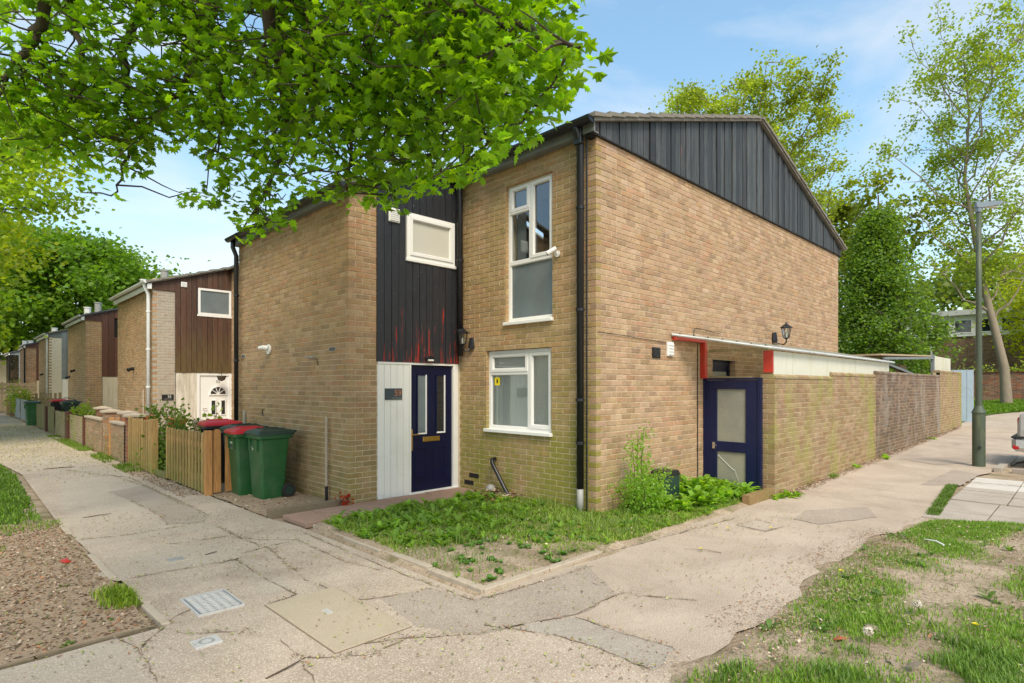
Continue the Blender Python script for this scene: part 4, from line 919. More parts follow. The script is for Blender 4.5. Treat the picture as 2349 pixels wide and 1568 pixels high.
MB().box(frq, 4.15, 4.43, 1.27, 1.42, .004, .016).build('plate', M['dark'], pq); text_mesh('number', '55', .09, frq, 4.33, 1.335, .017, M['paint_print'], pq, .001); MB().box(frq, 4.20, 4.39, 1.295, 1.303, .015, .0175).build('small_print', M['grey_pipe'], pq)
def spot(label, pos, grp='small dark wall lights of the terrace', mat='black'):
    o = empty('wall_light', label, 'light', pos); x, y, z = pos
    MB().tube([(x, y, z), (x - .05, y, z)], .05, 8).build('backplate', M[mat], o); MB().tube([(x - .04, y - .03, z), (x - .16, y - .06, z - .05)], [.04, .055], 8).build('spot_head', M[mat], o)
spot('small black spotlight on the brick wall of house 55', (3.94, 19.7, 2.15)); spot('dark spotlight on the wall beside the red brown boards', (3.94, 30.2, 2.3))
spot('lower dark spotlight farther along the same brick wall', (3.94, 31.6, 2.05)); spot('tiny dark light on the white painted house', (3.94, 41.0, 2.3))
tag(MB().tube([(3.92, 18.45, 1.55), (3.92, 18.45, .1)], .022, 6).build('service_pipe', M['concrete'], None), 'slim pale service pipe on the front wall of house 55', 'pipe')
def flue(label, pos, h, r, mat):
    h = h * .62; x, y, z = pos; o = tag(MB().lathe(x, y, [(r, z - .3), (r, z + h), (r * 1.15, z + h), (r * 1.15, z + h + .05), (0, z + h + .05)], 10).build('roof_flue', mat, None), label, 'flue')
flue('grey flue pipe on the roof of house 55', (4.9, 20.4, 4.75), .74, .11, M['grey_pipe']); flue('short white flue pipe on the roof behind house 55', (5.16, 24.3, 5.0), .74, .10, M['white_far'])
flue('taller grey flue on the grey roof above the red brown boards', (5.0, 31.9, 4.8), .95, .13, M['grey_pipe']); flue('shorter white flue on the grey roof above the red brown boards', (4.6, 31.8, 4.6), .85, .13, M['white_far'])
flue('pale flue on the roof of the white painted house', (4.6, 42.6, 4.6), .6, .14, M['white_far']); flue('left flue of a close pair on the distant roofs', (4.2, 54.6, 4.5), .6, .14, M['white_far']); flue('right flue of a close pair on the distant roofs', (4.5, 54.2, 4.5), .6, .14, M['white_far'])
# hanging basket by door 55
hb = empty('hanging_basket', 'small hanging basket beside door 55', 'basket', (5.5, 17.2, 1.85)); MB().lathe(5.55, 17.25, [(0, 1.78), (.09, 1.82), (.13, 1.92), (.12, 1.94)], 10).build('basket', M['bark'], hb); MB().tube([(5.55, 17.25, 1.94), (5.58, 17.4, 2.3)], .006, 4).build('chain', M['dark'], hb)

# ------------------------------------------------------------------ garden fronts
def picket_fence(label, X, ya, yb, n, mat, corner=None, post_at=(), group='low picket fences along the path', h=.93):
    h += .0
    o = empty('picket_fence', label, 'fence', (X, ya, 0), group); fr = YF(X); rd = random.Random(int(ya * 10)); sp = (yb - ya) / n
    for k in range(n):
        a = ya + k * sp + sp * .28; b = ya + (k + 1) * sp - sp * .28; hh = h + rd.uniform(-.012, .012); m_ = (a + b) / 2; w_ = (b - a) / 2
        top = [(m_ + w_ * math.cos(t), hh - w_ * .7 + w_ * .9 * math.sin(t)) for t in [math.pi * q / 6 for q in range(7)]]
        MB().prism(fr, [(a, .03), (b, .03)] + top, .0, .018).build('picket', mat, o)
    for z in (.22, .70): MB().box(fr, ya, yb, z, z + .075, -.035, -.001).build('rail', mat, o)
    for y in post_at: MB().box(fr, y, y + .095, -.05, h + .03, -.10, .02).build('post', mat, o, bevel=.006)
    return o
pf = picket_fence('picket fence panel of green tinged timber nearest the wheelie bins', 2.82, 9.50, 11.62, 13, M['picket'])
MB().bx(2.80, 2.90, 9.40, 9.497, -.05, .975).build('post', M['picket_new'], pf, bevel=.005)
for a, hh in ((2.915, .985), (3.085, .96)):
    m_, w_ = a + .055, .052; MB().prism(XF(9.44), [(a, .03), (a + .11, .03)] + [(m_ + w_ * math.cos(math.pi * q / 6), hh - .03 + .04 * math.sin(math.pi * q / 6)) for q in range(7)], 0, .018).build('picket', M['picket_new'], pf)
picket_fence('picket fence panel of green tinged timber beyond the leafy garden opening', 2.77, 12.45, 14.3, 10, M['picket'], post_at=(12.36,), h=1.0)
MB().bx(2.80, 2.86, 11.62, 12.36, .0, .10).build('threshold_board', M['old_fence'], pf)
PIL = 'brick pillars of the garden walls'
def pillar(label, x, y, w_, h, pal, mat=None, group=PIL):
    o = empty('brick_pillar', label, 'pillar', (x, y, 0)); out = []; mat = mat or M['brick_red']
    wall(o, 'pillar_core', Fr((x, y), (0, 1), (-1, 0)), w_, -.05, h, [], 0, None, pal, mat, M['mortar_red'], out, thick=w_ - .01, seed=int(y * 7)); wall(o, 'pillar_core', Fr((x, y), (1, 0), (0, -1)), w_, -.05, h, [], 1, None, pal, mat, M['mortar_red'], out, core=False, seed=int(y * 5))
    finish_bricks(o, out)
    e = .05; cx, cy = x + w_ / 2, y + w_ / 2
    MB().add([(x - e, y - e, h), (x + w_ + e, y - e, h), (x + w_ + e, y + w_ + e, h), (x - e, y + w_ + e, h), (x - e, y - e, h + .04), (x + w_ + e, y - e, h + .04), (x + w_ + e, y + w_ + e, h + .04), (x - e, y + w_ + e, h + .04), (cx, cy, h + .085)],
             [(0, 1, 5, 4), (1, 2, 6, 5), (2, 3, 7, 6), (3, 0, 4, 7), (4, 5, 8), (5, 6, 8), (6, 7, 8), (7, 4, 8), (0, 1, 2, 3)]).build('capping', M['concrete'], o)
pillar('red brick pillar with concrete cap right beside the far picket fence', 2.78, 14.36, .30, .99, PAL_RED)
pillar('dark red brick pillar standing behind the nearer low garden wall', 2.92, 15.72, .27, 1.00, PAL_RED)
pillar('orange brown brick pillar beside the small timber gate', 2.76, 16.75, .30, 1.01, PAL_PINK + PAL_RED[3:])
pillar('farthest capped brick pillar behind the second low garden wall', 2.92, 18.7, .27, 1.03, PAL_RED)
def lowwall(label, ya, yb, h, pal, cop=True, mat=None, mort='mortar_red', X=2.75, blen=.225):
    o = empty('low_garden_wall', label, 'wall', (X, ya, 0)); out = []
    wall(o, 'wall_core', Fr((X, ya), (0, 1), (-1, 0)), yb - ya, -.05, h, [], None, None, pal, mat or M['brick_red'], M[mort], out, thick=.10, seed=int(ya)); finish_bricks(o, out)
    if cop: MB().bx(X - .03, X + .13, ya, yb, h, h + .05).build('coping', M['concrete'], o, bevel=.006)
lowwall('low pinkish brick garden wall between the picket fence and the timber gate', 14.68, 16.02, .80, PAL_PINK); lowwall('low pinkish brick garden wall beyond the timber gate', 17.08, 19.35, .80, PAL_PINK)
gt = empty('garden_gate', 'narrow orange timber gate between the brick garden walls', 'gate', (2.78, 16.1, 0))
MB().bx(2.74, 2.83, 16.06, 16.15, -.02, .92).build('gate_post', M['picket_new'], gt)
for k in range(4): MB().bx(2.84 + k * .095, 2.925 + k * .095, 16.50 - k * .09, 16.52 - k * .09, .06, .86).build('gate_slat', M['picket_new'], gt)
MB().bx(2.79, 2.82, 16.15, 16.6, .66, .73).build('gate_rail', M['picket_new'], gt); MB().bx(2.79, 2.82, 16.15, 16.6, .2, .27).build('gate_rail', M['picket_new'], gt)
lowwall('mossy low block wall with a dark post at its far end', 19.55, 22.1, .79, [(.36, .31, .24), (.30, .26, .2)], False, M['brick_garden'], 'mortar_garden'); lowwall('mossy low block wall farther along with green stains', 22.9, 25.3, .81, [(.38, .33, .25), (.32, .28, .21)], False, M['brick_garden'], 'mortar_garden')
for y, lb in ((19.4, 'slim dark brown fence post between two low garden walls'), (22.2, 'thick rusty dark post between the mossy block walls')):
    tag(MB().bx(2.70, 2.84, y, y + (.09 if y < 20 else .5), -.05, .86 if y > 20 else .8).build('fence_post', M['rust'], None, bevel=.006), lb, 'post')
def boards(label, ya, yb, h, mat, w_=.12, X=2.72, name='board_fence'):
    o = empty(name, label, 'fence', (X, ya, 0)); y = ya; k = 0
    while y < yb - .02:
        MB().bx(X, X + .02 + .012 * (k % 2), y, min(y + w_ - .008, yb), .02, h + random.uniform(-.01, .01)).build('fence_board', mat, o); y += w_; k += 1
    MB().bx(X + .035, X + .075, ya, yb, h * .25, h * .25 + .07).build('rail', mat, o); MB().bx(X + .035, X + .075, ya, yb, h * .78, h * .78 + .07).build('rail', mat, o)
    return o
boards('greenish upright board fence nearer the mossy block wall', 25.4, 27.0, .92, M['old_fence'], .16); boards('greenish upright board fence beside the far green bin', 28.0, 30.6, .92, M['old_fence'], .2)
tag(MB().bx(2.68, 2.85, 27.2, 27.6, 0, .9).build('fence_post', M['rust'], None), 'dark post in the gap between two greenish board fences', 'post')
M['grey_panel'] = plain('grey_fence_panel', (.30, .33, .34), .7, .12, 5)
boards('nearer grey painted fence panel beyond the far bin', 34.6, 37.4, 1.0, M['grey_panel'], .3); boards('farther grey painted fence panel by the pink brick piers', 38.0, 40.6, 1.0, M['grey_panel'], .3)
for y, lb in ((42.2, 'nearer pink brick pier at the end of the garden fronts'), (44.4, 'farther pink brick pier at the end of the garden fronts')): pillar(lb, 2.6, y, .35, 1.1, PAL_PINK)
hf = empty('slatted_fence', 'pale horizontal board fence closing the far end of the path', 'fence', (1, 47, 0))
for k in range(7): MB().bx(-3.0, 4.2, 47.0, 47.03, .12 + k * .25, .12 + k * .25 + .215).build('fence_board', M['fence_pale'], hf)
for x in (-2.6, -.8, .9, 2.5, 4.0): MB().bx(x, x + .1, 47.03, 47.13, 0, 1.9).build('post', M['fence_pale'], hf)
f2 = empty('garden_divider_fence', 'dark low picket divider in front of the white painted house', 'fence', (3.2, 34, 0))
for k in range(6): MB().bx(2.95 + k * .17, 3.05 + k * .17, 33.8, 33.83, .3, 1.32 + .03 * (k % 2)).build('picket', M['old_fence'], f2)
MB().bx(2.9, 3.95, 33.83, 33.87, 1.0, 1.08).build('rail', M['old_fence'], f2)
for (y, lb) in ((15.5, 'red plastic planter on the wall left of the rose shrub'), (13.7, 'red plastic planter between the rose shrub and the bins')):
    x = 3.35 if y > 14 else 3.5; o = empty('planter', lb, 'planter', (x, y, 0)); P = []
    for z, e in ((.74, .05), (.93, 0)): P += [(x + e, y + e, z), (x + .22 - e, y + e, z), (x + .22 - e, y + .75 - e, z), (x + e, y + .75 - e, z)]
    MB().add(P, [(0, 1, 2, 3), (0, 1, 5, 4), (1, 2, 6, 5), (2, 3, 7, 6), (3, 0, 4, 7)]).build('trough', M['terracotta'], o); bar(MB(), Fr((x, y), (0, 1), (-1, 0)), 0, .75, .925, .95, .012, -.22, .01).build('rim', M['terracotta'], o)
    MB().bx(x + .02, x + .2, y + .02, y + .73, .88, .9).build('compost', M['crack'], o); MB().bx(x + .05, x + .17, y + .1, y + .65, 0, .74).build('stand', M['concrete'], o)
lowwall('short brick wall stub beside white door 55', 12.3, 12.9, .92, PAL_PINK, True, None, 'mortar_red', 3.62)

# ------------------------------------------------------------------ wheelie bins
def rrect(x0, x1, y0, y1, z, r=.035):
    P = []
    for cx, cy, a0 in ((x1 - r, y1 - r, 0), (x0 + r, y1 - r, 90), (x0 + r, y0 + r, 180), (x1 - r, y0 + r, 270)):
        for k in range(4): a = R(a0 + 30 * k); P.append((cx + r * math.cos(a), cy + r * math.sin(a), z))
    return P
def bin_(label, x, y, body, lid, rot=0, logo=False, sticker=False, base=.008, group='wheelie bins'):
    """x = front face, y = side nearest the camera; wheels and handle at +X"""
    o = empty('wheelie_bin', label, 'bin', (0, 0, 0), group); W, mb = .50, MB()
    rings = [(.07, .38, .05, .43, .0), (.06, .39, .045, .435, .06), (.02, .44, .01, .47, .78), (.015, .45, .005, .475, .86), (-.02, .49, -.015, .495, .88), (-.02, .50, -.015, .495, .93), (.0, .48, .0, .48, .93)]
    b = 0
    for (x0, x1, y0, y1, z) in rings: mb.v += rrect(x0, x1, y0, y1, z)
    for i in range(len(rings) - 1):
        for k in range(16): k2 = (k + 1) % 16; mb.f.append([i * 16 + k, i * 16 + k2, (i + 1) * 16 + k2, (i + 1) * 16 + k]); mb.c.append((1, 1, 1))
    mb.f.append(list(range(16))); mb.c.append((1, 1, 1))
    mb.bx(.37, .45, .06, .42, .02, .16)
    bd = mb.build('body', body, o); 
    for k in range(2): MB().bx(-.003 + k * 0, .02, .10 + k * .23, .15 + k * .23, .70, .86).build('lifting_rib', body, bd)
    lm = MB(); L2 = [(-.035, .52, -.025, .505, .925), (-.035, .52, -.025, .505, .955), (.0, .49, .02, .46, .985), (.08, .44, .09, .39, 1.01)]
    for (x0, x1, y0, y1, z) in L2: lm.v += rrect(x0, x1, y0, y1, z)
    for i in range(3):
        for k in range(16): k2 = (k + 1) % 16; lm.f.append([i * 16 + k, i * 16 + k2, (i + 1) * 16 + k2, (i + 1) * 16 + k]); lm.c.append((1, 1, 1))
    lm.f.append(list(range(48, 64))); lm.c.append((1, 1, 1)); lm.bx(.10, .42, .11, .15, 1.0, 1.02); lm.bx(.10, .42, .33, .37, 1.0, 1.02); lm.build('lid', lid, o)
    MB().tube([(.52, .05, .955), (.565, .05, .965), (.565, .44, .965), (.52, .44, .955)], .016, 8).build('handle', lid, o)
    MB().tube([(.43, -.01, .10), (.43, .49, .10)], .012, 6).build('axle', M['chrome'], o)
    for yy in (-.022, .452):
        w_ = MB().tube([(.43, yy, .10), (.43, yy + .05, .10)], .10, 18).build('wheel', M['rubber'], o); MB().tube([(.43, yy - .004, .10), (.43, yy + .054, .10)], .055, 12).build('hub', M['grey_pipe'] if False else M['green_dark'], w_)
    if logo:
        g = MB(); fr = Fr((0, 0), (0, 1), (-1, 0)); f = lambda u, z: fr.p(u, z, -(.10 - .08 * (z / .78)) + .004)
        for (u, z, s_) in ((.33, .74, .022), (.29, .72, .02), (.37, .72, .02), (.33, .69, .024), (.28, .67, .02), (.38, .67, .02), (.33, .64, .02)): g.add([f(u - s_, z), f(u, z - s_ * .8), f(u + s_, z), f(u, z + s_ * .9)], [(0, 1, 2, 3)])
        g.add([f(.26, .57), f(.40, .57), f(.40, .61), f(.26, .61)], [(0, 1, 2, 3)]); g.build('council_logo', M['paint_print'], bd)
    if sticker:
        g = MB(); f = lambda u, z: Fr((0, 0), (0, 1), (-1, 0)).p(u, z, -(.10 - .08 * (z / .78)) + .004); g.add([f(.2, .42), f(.33, .42), f(.33, .80), f(.2, .80)], [(0, 1, 2, 3)]); g.build('address_sticker', M['sticker'], bd)
        g = MB(); f3 = lambda u, z: Fr((0, 0), (0, 1), (-1, 0)).p(u, z, -(.10 - .08 * (z / .78)) + .006)
        for (u, z, ww, hh) in ((.21, .70, .11, .07), (.21, .60, .05, .08), (.27, .60, .05, .03), (.22, .47, .1, .06)): g.add([f3(u, z), f3(u + ww, z), f3(u + ww, z + hh), f3(u, z + hh)], [(0, 1, 2, 3)])
        g.build('sticker_print', M['slate'], bd)
    o.location = (x, y, base); o.rotation_euler = (0, 0, R(rot)); return o
bin_('green wheelie bin with a dark lid standing foremost beside the brick wall', 3.22, 8.42, M['green_plastic'], M['green_dark'], 2, logo=True)
bin_('green wheelie bin with a red lid and a worn white sticker', 3.08, 8.97, M['green_plastic'], M['red_plastic'], -3, sticker=True)
bin_('dark lidded wheelie bin behind the picket fence corner', 3.28, 9.62, M['green_dark'], M['green_dark'], 4)
bin_('black wheelie bin with a red lid behind the picket fence', 3.08, 10.35, M['black_plastic'], M['red_plastic'], -6, base=.06)
bin_('distant green wheelie bin standing at the edge of the path', 2.42, 31.2, M['green_plastic'], M['green_dark'], 3)
bin_('distant wheelie bin with a red lid behind the board fence', 3.1, 29.3, M['black_plastic'], M['red_plastic'], 3, base=.1); bin_('distant dark lidded bin beside the distant red lidded one', 3.1, 26.4, M['green_dark'], M['green_dark'], 3, base=.1)
bk = empty('bicycle', 'bicycle handlebars and front wheel showing above the mossy block wall', 'bicycle', (3.1, 23.5, 0))
def ring(c, r, rt, ax, n=20):
    P = []
    for k in range(n + 1): a = 2 * math.pi * k / n; P.append((c[0] + r * math.cos(a) * ax[0], c[1] + r * math.cos(a) * ax[1], c[2] + r * math.sin(a)))
    return P
for yy in (22.9, 23.9): w_ = MB().tube(ring((3.0, yy, .42), .33, .02, (.3, .95)), .02, 6, cap=False).build('wheel', M['rubber'], bk); mb = MB(); [mb.tube([(3.0, yy, .42), (3.0 + .3 * .31 * math.cos(k), yy + .95 * .31 * math.cos(k), .42 + .31 * math.sin(k))], .003, 3) for k in range(0, 6)]; mb.build('spokes', M['chrome'], w_)
MB().tube([(3.0, 22.9, .42), (3.0, 23.05, .95), (3.0, 23.6, .9), (3.0, 23.9, .42), (3.0, 23.35, .4), (3.0, 23.05, .9)], .018, 6).build('frame', M['black'], bk)
MB().tube([(3.0, 23.05, .95), (3.0, 23.0, 1.22), (2.8, 23.0, 1.27), (2.72, 23.08, 1.27)], .013, 6).build('handlebar', M['black'], bk); MB().bx(2.94, 3.06, 23.55, 23.82, .97, 1.02).build('saddle', M['black'], bk, bevel=.02)

# ------------------------------------------------------------------ street lamp
lx, ly = 14.35, 1.66; lz = float(gz(lx)); lp = empty('street_lamp', 'green street lamp column with a flat grey lantern beside the path', 'street lamp', (lx, ly, lz))
MB().lathe(lx, ly, [(.105, lz - .05), (.105, lz + 1.02)], 16).build('column_base', M['lamp_green'], lp, smooth=True); MB().lathe(lx, ly, [(.105, lz + 1.02), (.115, lz + 1.03), (.115, lz + 1.05), (.06, lz + 1.17), (.058, lz + 1.19)], 16).build('shoulder', M['lamp_green'], lp)
MB().lathe(lx, ly, [(.058, lz + 1.17), (.048, 3.2), (.042, 5.12), (0, 5.12)], 14).build('column', M['lamp_green'], lp, smooth=True)
MB().box(Fr((lx, ly), (-.7, .7), (-.7, -.7)), -.05, .05, lz + .25, lz + .8, .07, .098).build('access_door', M['lamp_green'], lp); MB().tube([(lx - .1, ly - .02, lz + .37), (lx - .125, ly - .025, lz + .37)], .03, 8).build('lock', M['black'], lp)

fl_ = Fr((lx, ly), (.80, -.60), (.60, .80)); P = []
for (u, zb, zt, w_) in ((-.07, 5.12, 5.21, .03), (.0, 5.10, 5.22, .07), (.12, 5.12, 5.23, .09), (.42, 5.18, 5.27, .085), (.50, 5.22, 5.26, .03), (.62, 5.24, 5.25, .015)): P.append([fl_.p(u, zb, -w_), fl_.p(u, zb, w_), fl_.p(u, zt - .02, w_), fl_.p(u, zt, 0), fl_.p(u, zt - .02, -w_)])
mb = MB(); mb.v = [q for r_ in P for q in r_]
for i in range(5):
    for k in range(5): mb.f.append([i * 5 + k, i * 5 + (k + 1) % 5, i * 5 + 5 + (k + 1) % 5, i * 5 + 5 + k]); mb.c.append((1, 1, 1))
mb.f += [[0, 1, 2, 3, 4], [25, 26, 27, 28, 29]]; mb.c += [(1, 1, 1)] * 2; mb.build('lantern_head', M['lamp_grey'], lp)
MB().lathe(lx, ly, [(.05, 5.02), (.055, 5.04), (.055, 5.12), (.04, 5.14)], 12).build('collar', M['lamp_grey'], lp); MB().box(fl_, .10, .38, 5.125, 5.15, -.05, .05).build('diffuser', M['opal'], lp)

# ------------------------------------------------------------------ parked car at the right edge
def car(x0, y0, z0):
    o = empty('parked_car', 'silver hatchback at the right edge with only its rear corner in view', 'car', (x0, y0, z0))
    paint = plain('silver_car_paint', (.58, .61, .64), .22, .03, 3, metal=.6, bs=0); trim = M['black_plastic']; tail = plain('tail_lamp_red', (.45, .01, .015), .15, .1, 5)
    # u runs from tail (0) to nose (4.0) towards -Y; half width sections
    S = [(0.0, .30, .80, .80, .72), (.04, .28, .84, .98, .78), (.14, .24, .86, 1.02, .80), (.5, .22, .86, 1.0, .84), (1.2, .2, .88, .98, .86), (2.6, .2, .88, .96, .86), (3.2, .22, .86, .88, .82), (3.8, .26, .80, .70, .74), (4.0, .32, .66, .52, .56)]
    mb = MB()
    for (u, zb, w_, zt, wt) in S:
        y = y0 - u; mb.v += [(x0 + .86 - w_ * .9, y, z0 + zb), (x0 + .86 - w_, y, z0 + zb + .14), (x0 + .86 - w_, y, z0 + (zb + zt) / 2 + .06), (x0 + .86 - wt, y, z0 + zt), (x0 + .86 + wt, y, z0 + zt), (x0 + .86 + w_, y, z0 + (zb + zt) / 2 + .06), (x0 + .86 + w_, y, z0 + zb + .14), (x0 + .86 + w_ * .9, y, z0 + zb)]
    for i in range(len(S) - 1):
        for k in range(8): mb.f.append([i * 8 + k, i * 8 + (k + 1) % 8, i * 8 + 8 + (k + 1) % 8, i * 8 + 8 + k]); mb.c.append((1, 1, 1))
    mb.f += [list(range(8)), list(range(64, 72))]; mb.c += [(1, 1, 1)] * 2; b = mb.build('body', paint, o, smooth=False, bevel=.02)
    C = [(.10, .98, .74), (.42, 1.40, .60), (.9, 1.47, .58), (1.9, 1.46, .58), (2.7, .96, .76)]; mb = MB()
    for (u, z, w_) in C: mb.v += [(x0 + .86 - w_, y0 - u, z0 + z), (x0 + .86 + w_, y0 - u, z0 + z)]
    for u, w_ in ((.12, .80), (2.75, .80)): mb.v += [(x0 + .86 - w_, y0 - u, z0 + .94), (x0 + .86 + w_, y0 - u, z0 + .94)]
    mb.f += [[0, 1, 3, 2], [2, 3, 5, 4], [4, 5, 7, 6], [6, 7, 9, 8], [10, 0, 2, 4, 6, 8, 12], [11, 1, 3, 5, 7, 9, 13]]; mb.c += [(1, 1, 1)] * 6; mb.build('cabin_glass', M['glass_dark'], o)
    MB().add([(x0 + .28, y0 - .42, z0 + 1.405), (x0 + 1.44, y0 - .42, z0 + 1.405), (x0 + 1.44, y0 - 1.9, z0 + 1.465), (x0 + .28, y0 - 1.9, z0 + 1.465), (x0 + .28, y0 - .42, z0 + 1.44), (x0 + 1.44, y0 - .42, z0 + 1.44), (x0 + 1.44, y0 - 1.9, z0 + 1.50), (x0 + .28, y0 - 1.9, z0 + 1.50)], [(0, 1, 2, 3), (4, 5, 6, 7), (0, 1, 5, 4), (1, 2, 6, 5), (2, 3, 7, 6), (3, 0, 4, 7)]).build('roof', paint, o, bevel=.01)
    bp = MB().bx(x0 - .01, x0 + 1.73, y0 - .30, y0 + .08, z0 + .27, z0 + .56).build('bumper', paint, o, bevel=.07); MB().bx(x0 - .018, x0 + 1.74, y0 - .32, y0 + .085, z0 + .52, z0 + .565).build('bumper_strip', trim, bp, bevel=.015)
    for xx in (x0 - .016, x0 + 1.66): MB().bx(xx + .005, xx + .075, y0 - .04, y0 + .06, z0 + .315, z0 + .385).build('reflector', tail, bp, bevel=.01)
    for xx in (x0 + .03, x0 + 1.50): MB().bx(xx + .09, xx + .16, y0 - .06, y0 + .002, z0 + .74, z0 + .92).build('tail_lamp', tail, o, bevel=.02)
    for u in (.75, 3.2):
        for xx in (x0 + .0, x0 + 1.52):
            w_ = MB().tube([(xx, y0 - u, z0 + .31), (xx + .2, y0 - u, z0 + .31)], .31, 20).build('tyre', M['rubber'], o); MB().tube([(xx - .005, y0 - u, z0 + .31), (xx + .205, y0 - u, z0 + .31)], .20, 14).build('rim', M['chrome'], w_)
    return o
car(14.57, 1.12, float(gz(14.8)) + .03)
kb = edging('grey kerb stones round the parking bay', [((13.9, 1.27), (16.6, 1.22), 3), ((13.9, 1.15), (13.8, -3), 4)], .12, M['slab'], .165); 

# ------------------------------------------------------------------ behind the garden wall
sh = empty('garden_shed', 'ramshackle grey roofed shed with orange door behind the garden wall', 'shed', (19, 4, .2))
MB().bx(21.9, 24.7, 3.62, 3.66, 1.9, 2.58).build('opal_panel', M['opal'], sh); MB().bx(21.75, 21.9, 3.60, 3.68, 1.9, 2.62).build('corner_post', M['board_grey'], sh)
MB().prism(Fr((0, 3.66), (1, 0), (0, 1)), [(15.9, 2.38), (21.9, 2.56), (21.9, 2.60), (15.9, 2.42)], 0, 3.0).build('roof_board', M['fence_pale'], sh); MB().prism(Fr((0, 3.60), (1, 0), (0, 1)), [(16.0, 2.28), (21.8, 2.48), (21.8, 2.54), (16.0, 2.34)], 0, .05).build('fascia_board', M['board_grey'], sh)
MB().bx(17.2, 20.8, 4.6, 4.64, .3, 2.35).build('orange_door', M['picket_new'], sh); MB().prism(Fr((0, 3.7), (1, 0), (0, 1)), [(16.1, 2.22), (19.6, 1.95), (19.6, 2.01), (16.1, 2.28)], 0, .12).build('leaning_board', M['board_grey'], sh); MB().bx(20.85, 21.7, 4.3, 4.4, .3, 2.3).build('side_board', M['fence_pale'], sh)
bgt = empty('garden_door', 'pale blue weathered upright board gate at the end of the garden wall', 'gate', (27, 4, .3))
for k in range(5): MB().bx(27.2 + k * .01, 27.23 + k * .01, 3.30 + k * .20, 3.49 + k * .20, .3, 2.25).build('gate_board', plain('pale_blue_boards', (.42, .52, .58), .7, .12, 6, dirt=(.3, .33, .3, .4)) if k == 0 else bpy.data.materials['pale_blue_boards'], bgt)
out = []; GB = empty('far_garden_wall', 'dark red brick garden wall behind the tree at the right', 'wall', (35.5, 3, .5)); frR = Fr((41.5, -9), (0, 1), (-1, 0))
wall(GB, 'wall_core', frR, 16.2, .6, 2.38, [], None, None, PAL_BROWN + PAL_RED[:1], M['brick_red'], M['mortar_red'], out, seed=77); finish_bricks(GB, out, 200); MB().bx(41.45, 41.78, -9, 7.2, 2.38, 2.44).build('coping', M['rust'], GB)
FB = empty('far_building', 'low white and red brick building with a band of windows behind the far garden wall', 'building', (50, 3, 1)); out = []
frF = Fr((50, -12), (0, 1), (-1, 0)); wall(FB, 'wall', frF, 28, .8, 5.12, [], None, None, PAL_BROWN, M['brick_red'], M['mortar_red'], out, seed=88); finish_bricks(FB, out, 150)
wb = MB().box(frF, 0, 28, 5.13, 6.75, -.3, .03).build('white_band', M['white_far'], FB); MB().box(frF, -.3, 28.3, 6.5, 6.85, -8, .35).build('flat_roof', M['tin'], FB); MB().box(frF, 0, 28, 5.05, 5.16, 0, .08).build('sill_band', M['white_far'], FB)
u = .6
while u < 27:
    bar(MB(), frF, u, u + 1.05, 5.25, 6.22, .08, .03, .07).build('window_frame', M['upvc'], wb); MB().box(frF, u + .08, u + .97, 5.33, 6.14, .035, .045).build('pane', M['glass_dark'], wb); u += 1.25
for uu in (13.6, 20.4, 27.0): MB().tube([frF.p(uu, 6.5, .12), frF.p(uu, .9, .12)], .06, 6).build('downpipe', M['white_far'], FB)

# ------------------------------------------------------------------ leaves
def rotmats(n, tilt=1.0, spin=True, upbias=1.0, g=rng):
    """random frames whose normal leans on +Z with the given spread"""
    nn = np.stack([g.normal(0, tilt, n), g.normal(0, tilt, n), np.full(n, upbias)], -1); nn /= np.linalg.norm(nn, axis=1)[:, None]
    a = g.normal(0, 1, (n, 3)); a -= (a * nn).sum(1)[:, None] * nn; a /= np.linalg.norm(a, axis=1)[:, None]
    return a, np.cross(nn, a), nn
def leafcols(n, base, var=.22, warm=.15, g=rng):
    b = np.array(base)[None] * g.uniform(1 - var, 1 + var, (n, 1)); k = g.random((n, 1)) * warm; return b * (1 + np.concatenate([k * 1.6, k, k * .2], 1))
T_D = (np.array([[0, 0, 0], [.5, .42, .06], [1, 0, -.08], [.5, -.42, .06]]), np.array([[0, 1, 2], [0, 2, 3]]))
a_ = [(.0, 0), (-.10, .16), (-.34, .20), (-.24, .34), (-.50, .52), (-.30, .58), (-.36, .78), (-.13, .72), (0, 1.02), (.13, .72), (.36, .78), (.30, .58), (.50, .52), (.24, .34), (.34, .20), (.10, .16)]
T_M = (np.array([[0, .42, .05]] + [[x, y, -.10 * abs(x) * 2 - .06 * y] for x, y in a_]), np.array([[0, i + 1, (i + 1) % 16 + 1] for i in range(16)]))
def batch(P, A, B, N, size, tmpl):
    T, F = tmpl; n = len(P); s = np.asarray(size).reshape(-1, 1, 1)
    V = P[:, None] + s * (A[:, None] * T[None, :, 0:1] + B[:, None] * T[None, :, 1:2] + N[:, None] * T[None, :, 2:3])
    F = (F[None] + (np.arange(n) * len(T))[:, None, None]).reshape(-1, 3); return V.reshape(-1, 3), F
def leafmesh(name, P, size, tmpl, mat, parent, base, tilt=1.0, up=1.0, var=.22, warm=.2, kind='stuff', cols=None):
    n = len(P); A, B, N = rotmats(n, tilt, upbias=up); V, F = batch(np.asarray(P), A, B, N, size, tmpl)
    c = leafcols(n, base, var, warm) if cols is None else cols
    o = npmesh(name, V, F, mat, parent, np.repeat(c, len(tmpl[1]), axis=0)); 
    if kind: o['kind'] = kind
    return o
